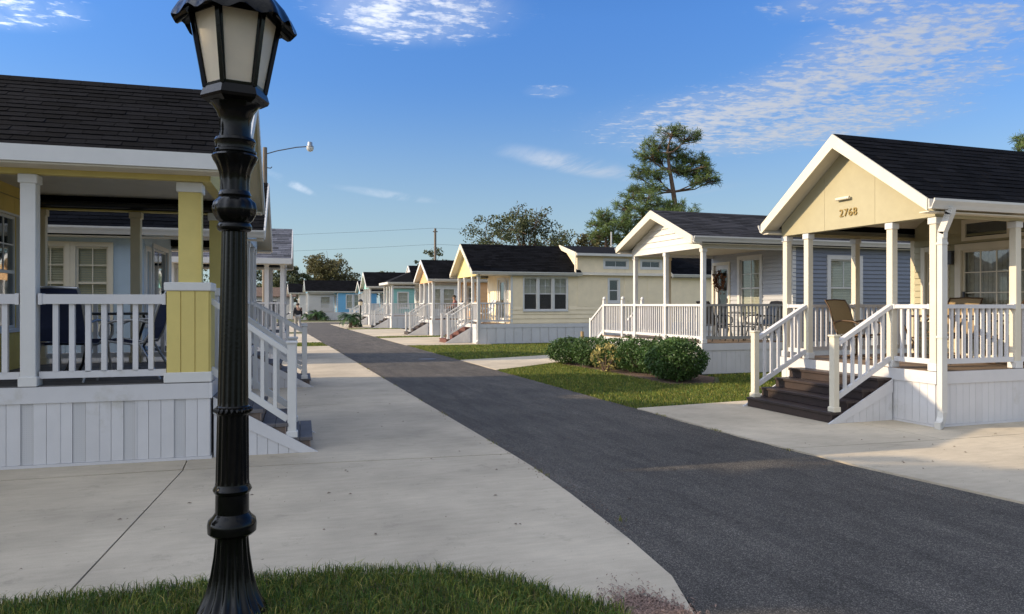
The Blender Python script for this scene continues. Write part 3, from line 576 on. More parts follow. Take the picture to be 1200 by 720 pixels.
    def rail(s, a, b, z0, z1=None, h=.90, m='white_vinyl', bal=.125, bw=.038, gap=.09, tr=(.085, .055), joined=False, name='railing'):
        """a, b: (x, y) of the ends; z0, z1: floor heights under them."""
        z1 = z0 if z1 is None else z1; A = Vector((a[0], a[1], z0)); B = Vector((b[0], b[1], z1)); mb = MB(); lo = MB(); U = Vector((0, 0, 1))
        for zc, hh, ww in ((h - tr[1] / 2, tr[1], tr[0]), (gap + .035, .07, .05)): (mb if zc > .3 else lo).beam(s.P3(*(A + U * zc)), s.P3(*(B + U * zc)), ww, hh)
        L = math.dist(a, b); n = max(1, round(L / bal)) - 1
        if joined:
            for i in range(n):
                p = A.lerp(B, (i + 1) / (n + 1)); s.mbx(mb, p.x - bw / 2, p.x + bw / 2, p.y - bw / 2, p.y + bw / 2, p.z + gap + .05, p.z + h - tr[1])
        if joined: mb.add(lo.v, lo.f)
        ro = mb.build(name, m, s.root)
        if joined: ro['kind'] = 'stuff'
        if not joined: lo.build('bottom_rail', m, ro)
        if not joined and s.det > 1 and name == 'railing':
            e = (B - A).normalized(); zt = U * (h - tr[1] / 2)
            for p0, p1 in ((A, A + e * .035), (B - e * .035, B)): s.beam('bracket', ro, p0 + zt, p1 + zt, tr[0] + .014, tr[1] + .014, m)
        if not joined:
            sl = abs(z1 - z0) / max(L, .01) * bw
            for i in range(n):
                p = A.lerp(B, (i + 1) / (n + 1)); s.bx('baluster', ro, p.x - bw / 2, p.x + bw / 2, p.y - bw / 2, p.y + bw / 2, p.z + gap + .06, p.z + h - tr[1] + .02, m)
        return ro
    def stairs(s, y0, y1, n=4, g=.28, rail=(True, True), joined=False, newel=1.05, planks=2, xf=0.0, nx=.10):
        zr = s.zd / (n + 1); mb = MB(); X0 = -n * g
        for i in range(1, n + 1):
            x = xf - (n - i + 1) * g; s.mbx(mb, x + .012, xf - .035, y0 + .03, y1 - .03, (i - 1) * zr if i > 1 else 0, i * zr - .04)
        st = mb.build('stairs', 'riser_brown' if s.tread == 'tread_grey' else s.tread, s.root)
        for i in range(1, n + 1):
            x = xf - (n - i + 1) * g
            for k in range(planks): s.bx('tread', st, x - .025 + k * (g + .02) / planks + .002, x - .025 + (k + 1) * (g + .02) / planks - .002, y0, y1, i * zr - .038, i * zr + random.uniform(-.001, .001), s.tread, .004 if s.det > 1 else 0)
            s.bx('riser', st, x, x + .012, y0 + .005, y1 - .005, (i - 1) * zr + .004, i * zr - .04, s.tread if s.tread != 'tread_grey' else 'riser_brown')
        for yy, sg in ((y0, -1), (y1, 1)):
            mb = MB(); ya = yy + sg * .004; yb = sg * .026; zt = s.zd - .17
            s.pr(mb, [(xf - .035, ya, zt), (xf - .035, ya, zt - .18), (xf + X0 + .12, ya, 0.0), (xf + X0 - .08, ya, 0.0)], dy=yb); so = mb.build('stringer', s.skirt, st)
            nb = 8
            for i in range(nb):
                xa, xb = xf - .04 + (X0 + .16) * i / nb, xf - .04 + (X0 + .16) * (i + 1) / nb + .004; zz = lambda x: max(.004, (zt - .185) * (1 - (xf - .035 - x) / (-X0 - .155)))
                mb = MB(); s.pr(mb, [(xa, ya, 0), (xb, ya, 0), (xb, ya, zz(xb)), (xa, ya, zz(xa))], dy=sg * .016); mb.build('panel', s.skirt, st)
        for k, yy in enumerate((y0 + .06, y1 - .06)):
            if not rail[k]: continue
            xn = xf + X0 + nx; h = .048
            o = s.bx('newel_post', s.root, xn - h, xn + h, yy - h, yy + h, zr, zr + newel, s.post, .006 if s.det > 1 else 0)
            if s.det:
                link('post_cap', box_mesh((.125, .125, .028), s.post, .006), o, (0, 0, newel / 2 + .012)); link('trim_block', box_mesh((.125, .125, .07), s.post, .006), o, (0, 0, -newel / 2 + .036))
            s.rail((xf - .0, yy), (xn + h, yy), s.zd + .0, zr + .08, joined=joined, h=.9, bal=.135, name='stair_railing', m=s.post if s.post in ('white', 'white_vinyl') else 'white_vinyl')
        return st
    def body(s, ops_near=(), ops_front=(), style=None, smat=None, lap_to=None, lap=.115, zt=None, fstyle=None, fmat=None, panel=.4, near_x1=None):
        zt = zt or s.zt - .15; z0 = s.zd - .17; nx = near_x1 or s.D
        s.wn = s.wall_(s.near(), s.P, nx, z0, zt, list(ops_near), s.wall, style, smat, lap, lap_to, panel)
        s.wf = s.wall_(s.front(s.P), .1, s.W - .1, s.zd, s.zh + .05, list(ops_front), fmat or s.wall, fstyle or style, smat if not fmat else fmat, lap, lap_to and s.zd + .6, panel)
        mb = MB(); s.mbx(mb, s.P, s.D, s.W - .1, s.W, z0, zt); s.mbx(mb, s.D - .1, s.D, .1, s.W - .1, z0, zt); mb.build('wall', s.wall, s.root)
        mb = MB(); s.pr(mb, [(s.P, .1, s.zh + .05), (s.P, s.W - .1, s.zh + .05), (s.P, s.W - .1, s.roofz(s.W - .1) - .13), (s.P, s.W / 2, s.za - .16), (s.P, .1, s.roofz(.1) - .13)], dx=-.0 or .08); mb.build('wall', fmat or s.wall, s.root)
        mb = MB(); s.pr(mb, [(s.D - .08, 0.02, zt), (s.D - .08, s.W - .02, zt), (s.D - .08, s.W - .02, s.roofz(s.W) - .12), (s.D - .08, s.W / 2, s.za - .13), (s.D - .08, .02, s.roofz(0) - .12)], dx=.08); mb.build('wall', s.wall, s.root)
        mb = MB(); s.mbx(mb, s.P + .01, s.D - .1, .1, s.W - .1, s.zd - .05, s.zd - .005); s.mbx(mb, s.P + 1.9, s.P + 1.95, .1, s.W - .1, s.zd, zt - .02); s.mbx(mb, s.P + .0, s.D - .1, .1, s.W - .1, zt - .02, zt - .005); mb.build('interior', 'interior', s.root)
        for (a, b) in ((0, 0),): s.wpart('corner_board', s.wn, s.near(), s.P - .0, s.P + .10, z0 + .001, zt, .0, .024, s.trim)

# ---- left side of the lane
def left_yellow():
    h = House('cottage', 'yellow cottage with white railed porch and black shingle roof behind the street lamp', -.5, 8.5, -1, -3, 3.2, 9.5, 2.6, .82, 2.97, 3.19, 4.36, .3, .38, wall='yellow_wall', gable='yellow', hdr='yellow', skirt='white_vinyl', shing='black_shingle_course', tread='tread_grey', deck='deck_grey')
    h.build_roof(('parts', 4.1), gut=False); h.gable_wall('panel'); h.ceiling(3.17); h.deck_(); h.skirting(5.2, .118, vent=(2, 6, 10, 14, 18, 22))
    op = [(1.75, 2.45, 1.35, 2.78), (2.5, 2.95, 1.35, 2.78), (.35, 1.25, .82, 2.85)]
    h.body([(4.0, 4.9, 1.4, 2.7)], op[:2] + op[2:], style='panel', fstyle='panel')
    for o in op[:2]: h.window(h.front(h.P), *o, blind='curtain', grid=(2, 2), gm='glass_dark', tw=.024)
    h.door(h.front(h.P), *op[2]); h.window(h.near(), 4.0, 4.9, 1.4, 2.7, blind='slats')
    def pier(y0):
        po = h.bx('pier', h.root, .0, .42, y0, y0 + .42, .82, 1.80, 'yellow')
        for i in range(3):
            h.bx('panel', po, .005 + i * .14, .135 + i * .14, y0 - .012, y0 - .001, .93, 1.79, 'yellow')
            h.bx('panel', po, -.012, -.001, y0 + .003 + i * .14, y0 + .137 + i * .14, .93, 1.79, 'yellow')
        h.bx('cap', po, -.024, .444, y0 - .024, y0 + .444, 1.795, 1.885, 'white', .008); h.bx('base_trim', po, -.025, .445, y0 - .025, y0 + .445, .822, .93, 'white', .006)
        c = h.bx('column', h.root, .10, .32, y0 + .10, y0 + .32, 1.886, 2.968, 'yellow'); h.bx('cap', c, .08, .34, y0 + .08, y0 + .34, 2.86, 2.966, 'white', .006)
        h.bx('corner_trim', c, .088, .108, y0 + .088, y0 + .108, 1.89, 2.855, 'yellow')
    pier(0.0); pier(h.W - .42)
    h.post_(1.70, .06, 'white', .14); h.post_(.08, 1.30, 'white', .09, z1=1.85); h.post_(1.32, h.W - .08, 'tan_trim', .13); h.post_(2.5, h.W - .08, 'tan_trim', .10)
    for a, b in ((.43, 1.615), (1.785, 2.585)): h.rail((a, .06), (b, .06), .82, h=.935, bal=.142, bw=.05, gap=.075, tr=(.10, .10))
    for a, b in ((.43, 1.25), (1.39, 2.45)): h.rail((a, h.W - .06), (b, h.W - .06), .82, h=.935, bal=.142, bw=.05, gap=.075, tr=(.10, .10))
    h.rail((.08, 1.36), (.08, h.W - .44), .82, h=.935, bal=.142, bw=.05, gap=.075, tr=(.10, .10)); h.stairs(.07, 1.30, 4, .262, nx=.20)
    # rolled shade hung under the far beam
    mb = MB(); mb.tube([(0, 0, 0), (2.35, 0, 0)], .045, 12); mb.box(0, 2.35, .03, .045, -.06, .05); q = h.root.matrix_basis
    t = mb.build('porch_shade', 'black_metal', None, (-2.98, 11.62 + .07, 3.05), smooth=True); t.rotation_euler = (0, 0, R(-3)); tag(t, 'rolled up black shade hanging under the far beam of the yellow porch', 'shade')
    return h
HL1 = left_yellow()
def left_blue():
    h = House('cottage', 'pale blue cottage seen through the yellow porch, white steps to the pavement', -.2, 14.35, -1, -3, 3.05, 9, 1.75, .82, 2.86, 2.98, 4.12, .28, .30, wall='pale_blue', gable='pale_blue', tread='tread_grey', deck='deck_grey')
    h.build_roof(('stuff',)); h.gable_wall(); h.ceiling(3.05); h.deck_(boards=True); h.skirting(4.5, .133)
    on = [(2.29, 2.80, 1.28, 2.66), (2.96, 3.43, 1.28, 2.66), (5, 5.9, 1.3, 2.66)]; of = [(.22, .55, 1.35, 2.62), (.9, 2.45, .83, 2.72)]
    h.body(on, of, style='panel')
    for o in on: h.window(h.near(), *o, blind='slats', grid=(2, 2), low=(2, 1), rail=.54, tm='cream_white', tw=.078)
    h.window(h.front(h.P), *of[0], gm='glass_dark', grid=(1, 1), blind='curtain'); h.window(h.front(h.P), *of[1], name='sliding_door', rail=0, grid=(2, 1), gm='glass_dark', sill=False, handle=True)
    for y in (.06, .85, 2.2, 2.99): h.post_(.06, y)
    for y in (.06, 2.99): h.rail((.12, y), (1.73, y), .82)
    h.rail((.06, .11), (.06, .80), .82); h.rail((.06, 2.25), (.06, 2.94), .82); h.stairs(.9, 2.15, 4, .28); return h
HL2 = left_blue()
def left_slate():
    h = House('cottage', 'white cottage with slate grey shingles, third house down the left pavement', .72, 22.7, -1, -3, 3.2, 8, 3.0, .82, 2.88, 2.98, 4.02, .3, .2, wall='white', roof='roof_base_slate', shing='slate_shingle_course', det=1, tread='tread_grey', deck='deck_grey')
    h.build_roof(('stuff',), gut=False); h.gable_wall(); h.ceiling(3.02); h.deck_(boards=False); h.skirting(4, .2)
    h.body([(3.6, 4.4, 1.4, 2.6)], [(.5, 1.4, 1.3, 2.6), (1.9, 2.7, .83, 2.75)]); h.window(h.near(), 3.6, 4.4, 1.4, 2.6, blind='slats'); h.window(h.front(3.0), .5, 1.4, 1.3, 2.6); h.door(h.front(3.0), 1.9, 2.7, .83, 2.75)
    for y in (.06, 3.14): h.post_(.06, y, w_=.12); h.post_(.5, y, w_=.12); h.post_(1.9, y, w_=.09)
    for y in (.06, 3.14): h.rail((.12, y), (2.98, y), .82, joined=True)
    h.rail((.06, .1), (.06, 3.08), .82, joined=True); return h
left_slate()

# ---- right side of the lane
def right_tan():
    h = House('cottage', 'tan cottage numbered 2768 with dark brown front steps', 8.6, 7.46, 1, 0, 3.06, 9.5, 2.9, .75, 2.83, 3.03, 4.235, .15, .30, wall='tan_trim', gable='tan', hdr='tan', post='cream_white', rake='cream_white', trim='cream_white', tread='tread_dark')
    h.build_roof(('parts', 4.3)); h.gable_wall(); h.ceiling(); h.deck_(); h.skirting(4.6, .118)
    of = [(.2, 2.0, .77, 2.58), (2.32, 2.72, 1.45, 2.6)]; h.body([(5, 6, 1.4, 2.7)], of, style='panel', fstyle='lap', fmat='tan')
    F = h.front(h.P); h.window(F, *of[0], name='sliding_door', rail=0, grid=(6, 5), gm='glass', sill=False, handle=True, blind='curtain', tw=.11); h.window(F, *of[1], gm='glass_dark', grid=(1, 2)); h.window(h.near(), 5, 6, 1.4, 2.7, blind='slats')
    for a, b in ((.30, 1.02), (1.16, 1.90)):
        mb = MB(); h.wb(mb, F, a - .07, a, 2.74, 3.10, .0, .05); h.wb(mb, F, b, b + .07, 2.74, 3.10, .0, .05); h.wb(mb, F, a, b, 3.03, 3.10, .0, .047); h.wb(mb, F, a, b, 2.74, 2.80, .0, .047); wo = mb.build('transom_window', 'cream_white', h.root); h.wpart('pane', wo, F, a, b, 2.80, 3.03, .021, .028, 'glass'); h.wpart('blind', wo, F, a, b, 2.80, 3.03, .003, .012, 'dark_frame')  # the blind is an opaque dark panel painted in for the unlit room
    for y in (.055, .775, 2.48, 3.0): h.post_(.055, y)
    for y in (.055, 3.0): h.post_(1.55, y)
    for y in (.055, 3.0):
        h.rail((.11, y), (1.495, y), .75, bal=.118); h.rail((1.605, y), (2.89, y), .75, bal=.118)
    h.rail((.055, .11), (.055, .72), .75, bal=.118); h.rail((.055, 2.535), (.055, 2.945), .75, bal=.118); h.stairs(.70, 2.55, 4, .275)
    # downspout: slanted neck, shaft, kick-out shoe
    mb = MB(); pts = [(.02, -.215, 2.93), (.02, -.20, 2.86), (.02, -.085, 2.62), (.02, -.08, 2.55), (.02, -.08, .22), (.0, -.085, .12), (-.06, -.11, .055), (-.12, -.135, .045)]
    for a, b in zip(pts[:-1], pts[1:]): mb.beam(a, Vector(b) + (Vector(b) - Vector(a)).normalized() * .02, .075, .095)
    d = mb.build('downspout', 'gutter', h.root)
    for z in (2.45, 1.2): h.bx('strap', d, -.035, .075, -.125, -.03, z, z + .03, 'gutter')
    # house number and the small tube lamp above it
    cu = bpy.data.curves.new('num', 'FONT'); cu.body = '2768'; cu.size = .165; cu.extrude = .008; cu.align_x = 'CENTER'; cu.space_character = 1.12; tmp = bpy.data.objects.new('tmp', cu); COL.objects.link(tmp); bpy.context.view_layer.update()
    me = bpy.data.meshes.new_from_object(tmp.evaluated_get(bpy.context.evaluated_depsgraph_get())); bpy.data.objects.remove(tmp); me.materials.clear(); me.materials.append(M['brass'])
    o = link('house_number', me, h.root, (-.022, 1.53, 3.015)); o.rotation_euler = (R(90), 0, R(-90)); o['label'] = 'brass house number 2768 on the gable'
    mb = MB(); mb.tube([(-.055, 1.47, 3.29), (-.055, 1.74, 3.29)], .025, 10); mb.box(-.055, -.01, 1.57, 1.64, 3.28, 3.30); mb.build('number_lamp', 'cream_white', h.root, smooth=True)
    # porch lantern by the door
    mb = MB(); mb.box(2.80, 2.87, 2.13, 2.22, 2.35, 2.56); mb.box(2.78, 2.895, 2.11, 2.24, 2.56, 2.585); mb.build('wall_lantern', 'dark_frame', h.root)
    return h
HR1 = right_tan()
def right_grey():
    h = House('cottage', 'grey lap sided cottage with open railed porch behind the hedge', 10.0, 15.05, 1, 0, 3.45, 9, 2.6, .72, 3.0, 3.25, 4.07, .2, .40, wall='grey_siding', gable='gable_siding', trim='white', rake='cream_white', shing='charcoal_shingle_course', post='white')
    h.build_roof(('stuff',)); h.gable_wall('lap'); h.ceiling(3.07); h.deck_(); h.skirting(5.5, .133)
    on = [(3.78, 4.70, 1.35, 2.80)]; of = [(1.22, 2.08, 1.3, 2.88), (2.60, 3.30, .74, 2.78)]
    h.body(on, of, style='lap', smat='siding_shaded', fmat='grey_siding', lap=.105)
    h.window(h.near(), *on[0], blind='slats', grid=(2, 1), tw=.11); h.window(h.front(h.P), *of[0], blind='slats', grid=(2, 2), low=(2, 1), tw=.10); h.door(h.front(h.P), *of[1], m='white', tm='cream_white')
    for y in (.06, 1.75, 3.39): h.post_(.06, y)
    h.post_(1.12, 3.39, 'tan_trim'); h.bx('header', h.root, -.0, h.P, -.012, -.002, 3.10, 3.24, 'grey_siding')
    for a, b in ((.115, 1.695), (1.805, 3.335)): h.rail((.06, a), (.06, b), .72, bal=.105, bw=.03, h=.94)
    h.rail((.115, .06), (2.59, .06), .72, bal=.105, bw=.03, h=.94, m='grey_metal'); h.rail((.115, 3.39), (.30, 3.39), .72, bal=.1, bw=.03, h=.94); h.rail((1.4, 3.39), (2.59, 3.39), .72, bal=.105, bw=.03, h=.94)
    # landing beside the porch, with steps down to the walk
    mb = MB(); h.mbx(mb, -.1, 1.3, 3.48, 5.2, .55, .69); lo = mb.build('landing', 'white_vinyl', h.root)
    for i in range(9): h.bx('deck_board', lo, -.1 + i * .155, .045 + i * .155, 3.483, 5.2, .69, .72, 'deck_brown')
    for x, y in ((-.05, 3.95), (-.05, 5.15), (1.25, 5.15)):
        o = h.bx('newel_post', h.root, x - .045, x + .045, y - .045, y + .045, .72, 1.78, 'white'); mb = MB(); mb.lathe([(.02, 0), (.05, .02), (.055, .05), (.035, .09), (.005, .105)], 10); mb.build('finial', 'white', o, (0, 0, .53), smooth=True)
    h.rail((-.05, 4.0), (-.05, 5.1), .72, bal=.105, bw=.03, h=.94); h.rail((.06, 3.45), (-.05, 3.9), .72, bal=.105, bw=.03, h=.94); h.rail((1.25, 3.5), (1.25, 5.1), .72, bal=.105, bw=.03, h=.94)
    mb = MB()
    for i in range(1, 4): h.mbx(mb, .0, 1.2, 5.2, 5.2 + (4 - i) * .3, (i - 1) * .18, i * .18 - .03)
    st = mb.build('stairs', 'white_vinyl', h.root)
    for i in range(1, 4): h.bx('tread', st, -.02, 1.22, 5.2 + (3 - i) * .3, 5.22 + (4 - i) * .3, i * .18 - .03, i * .18, 'deck_brown')
    for x in (-.05, 1.25):
        h.bx('newel_post', h.root, x - .045, x + .045, 6.05, 6.14, 0, 1.22, 'white'); h.rail((x, 5.2), (x, 6.05), .72, .24, bal=.105, bw=.03, h=.94, name='stair_railing')
    mb = MB(); h.pr(mb, [(-.13, 5.2, .68), (-.13, 5.2, .3), (-.13, 5.95, 0), (-.13, 6.2, 0), (-.13, 6.2, .12)], dx=.025); mb.build('stringer', 'white_vinyl', st); h.bx('skirt_board', lo, -.125, -.1, 3.5, 5.2, .0, .68, 'white_vinyl')
    return h
HR2 = right_grey()
def right_cream():
    h = House('cottage', 'pale yellow cottage with taller loft section and triple window', 8.7, 29.6, 1, 0, 3.3, 12.6, 1.45, .83, 2.86, 3.03, 4.30, .2, .30, wall='pale_yellow', gable='bright_yellow', hdr='bright_yellow', rake='cream_white', trim='white', post='white', tread='tread_red', det=1)
    D = h.D; h.D = 4.55; h.build_roof(('stuff',)); h.D = D; h.gable_wall(); h.ceiling(2.98); h.deck_(); h.skirting(9, .40)
    tri = [(2.06, 2.66, 1.42, 2.80), (2.76, 3.36, 1.42, 2.80), (3.46, 4.06, 1.42, 2.80)]; of = [(.25, .55, 1.0, 2.7), (.75, 1.65, .84, 2.75)]
    h.body(tri, of, style='lap_low', smat='pale_yellow', lap_to=1.56, lap=.19, panel=1.2, near_x1=4.55)
    for o in tri: h.window(h.near(), *o, blind='slats', grid=(2, 2), rail=.5, tw=.048, gm2='screen')
    h.window(h.front(h.P), *of[0]); h.door(h.front(h.P), *of[1])
    # loft
    on = [(5.9, 7.0, 3.32, 3.62), (7.75, 8.7, 3.32, 3.62), (6.12, 6.56, 1.8, 2.75)]
    h.wall_(h.near(), 4.55, 9.2, .66, 3.86, on, 'pale_yellow', 'lap_low', 'pale_yellow', .19, 1.56, 1.2)
    for o in on[:2]: h.window(h.near(), *o, rail=0, grid=(2, 1), gm='glass_dark', sill=False)
    h.window(h.near(), *on[2], gm='glass_dark', grid=(1, 1))
    mb = MB(); W = h.W
    for x in (4.56, 9.12): h.pr(mb, [(x, .01, 2.6), (x, W - .01, 2.6), (x, W - .01, 3.86), (x, W / 2, 4.26), (x, .01, 3.86)], dx=.08)
    h.mbx(mb, 4.64, 9.12, W - .1, W, 2.8, 3.86); h.mbx(mb, 9.2, D, .0, .1, .66, 2.88); mb.build('wall', 'pale_yellow', h.root)
    mb = MB(); h.pr(mb, [(4.42, -.22, 3.90), (4.42, W / 2, 4.36), (4.42, W + .22, 3.90), (4.42, W + .22, 3.84), (4.42, W / 2, 4.29), (4.42, -.22, 3.84)], dx=4.9); lr = mb.build('loft_roof', 'roof_base', h.root)
    for y0, y1 in ((-.3, -.22), (W + .22, W + .3)): h.bx('gutter', lr, 4.42, 9.32, y0, y1, 3.79, 3.9, 'gutter')
    mb = MB(); h.pr(mb, [(4.38, -.22, 3.93), (4.38, W / 2, 4.39), (4.38, W / 2, 4.19), (4.38, -.1, 3.74), (4.38, -.1, 3.05), (4.38, -.22, 3.0)], dx=.04); mb.build('rake_board', 'cream_white', h.root)
    h.build_roof(('stuff',), x0=9.25)
    for y in (.06, .95, 2.2, 3.24): h.post_(.06, y)
    for y in (.06, 3.24): h.rail((.11, y), (1.44, y), .83, joined=False)
    h.rail((.06, .11), (.06, .9), .83); h.rail((.06, 2.25), (.06, 3.2), .83); h.stairs(.95, 2.2, 4, .28, joined=False)
    mb = MB(); mb.beam((-.01, -.05, 2.9), (-.01, -.05, .15), .07, .06); mb.beam((-.01, -.05, .15), (-.09, -.12, .05), .07, .06); mb.build('downspout', 'gutter', h.root); return h
HR3 = right_cream()
def far_house(label, Xf, Y0, W, D, P, wall, gable, za=4.2, zt=3.02, hip=0., post='white', tread='tread_dark', ops=(), y_st=(.9, 2.1), fops=((.5, 1.5, 1.4, 2.6), (1.8, 2.6, .83, 2.72)), nst=4, g=.28, trim='white', zd=.83, z0=0., cap_=True, hdr=None, wcol=None):
    h = House('cottage', label, Xf, Y0, 1, 0, W, D, P, zd, zt - .17, zt, za, .2, .28, wall=wall, gable=gable, hdr=hdr or trim, trim=trim, post=post, tread=tread, det=1, z0=z0)
    h.build_roof(('stuff',), hip=hip); h.gable_wall(hip=hip); h.ceiling(zt - .05); h.deck_(boards=False); h.skirting(3.6, .40)
    h.body(list(ops), list(fops), style='lap', smat=wall if wall not in ('blue',) else wall, lap=.2)
    for o in ops: h.window(h.near(), *o, blind='slats', grid=(2, 2))
    h.window(h.front(P), *fops[0]); h.door(h.front(P), *fops[1])
    for y in (.06, y_st[0], y_st[1], W - .06): h.post_(.06, y, w_=.13)
    for y in (.06, W - .06): h.rail((.12, y), (P - .02, y), zd, joined=True)
    h.rail((.06, .1), (.06, y_st[0] - .05), zd, joined=True); h.rail((.06, y_st[1] + .05), (.06, W - .1), zd, joined=True); h.stairs(*y_st, nst, g, joined=True, planks=1); return h
HR4 = far_house('peach cottage with a person seated on its porch, black gable roof', 8.75, 38.3, 3.3, 9, 2.4, 'peach', 'peach', 4.1, 3.0, hdr='peach', ops=[(3.2, 4.2, 1.4, 2.6)])
HR5 = far_house('cream cottage with clipped hip porch roof between peach and teal cottages', 8.75, 51.0, 3.4, 9.5, 2.3, 'white', 'cream_white', 4.45, 3.2, hip=1.5, ops=[(2.7, 3.5, 1.3, 2.75), (3.7, 4.5, 1.3, 2.75)])
HR6 = far_house('teal cottage with white porch pillars, second last on the right', 8.4, 59.3, 3.3, 9, 1.8, 'teal', 'teal', 4.3, 3.1, ops=[(2.3, 3.1, 1.4, 2.6)], post='white')
HR7 = far_house('end cottage with bright blue walls and triple window across the lane end', 4.9, 80.0, 3.4, 7.2, 3.0, 'blue', 'blue', 4.25, 3.05, ops=[(4.0, 4.6, 1.25, 2.65), (4.8, 5.4, 1.25, 2.65), (5.6, 6.2, 1.25, 2.65)], nst=5)
HR8 = far_house('plain white cottage half hidden behind the bright blue end cottage', 3.4, 85.0, 3.4, 9, .9, 'white', 'white', 4.0, 2.95, ops=[(3.2, 4.2, 1.25, 2.5)])
HR9 = far_house('blue cottage showing through the teal cottage porch', 9.8, 74.0, 3.2, 8, 2.2, 'blue', 'blue', 4.0, 2.95, ops=[(3.2, 4.2, 1.25, 2.5)])
# far garage with an open dark bay, beyond the cross street
t = thing('garage', 'low grey garage with open dark bay at the far left lane end', 'garage', (-1.6, 90, 0))
mb = MB(); mb.box(0, .15, 0, 5, 0, 2.6); mb.box(5.35, 5.5, 0, 5, 0, 2.6); mb.box(.15, 5.35, 4.85, 5, 0, 2.6); mb.box(.15, 5.35, 0, .15, 2.05, 2.6); mb.box(3.6, 5.35, 0, .15, 0, 2.05); mb.build('wall', 'grey_siding', t)
mb = MB(); mb.prism([(-.3, -.4, 2.6), (-.3, 2.5, 3.7), (-.3, 5.4, 2.6), (-.3, 5.4, 2.5), (-.3, 2.5, 3.55), (-.3, -.4, 2.5)], (6.1, 0, 0)); mb.build('roof', 'bark', t); mb = MB(); mb.box(-.02, 3.62, -.03, -.001, 2.04, 2.2); mb.build('lintel', 'white', t); mb = MB(); mb.box(.15, 5.35, .15, 4.85, -.02, .04); mb.build('slab', 'concrete', t)

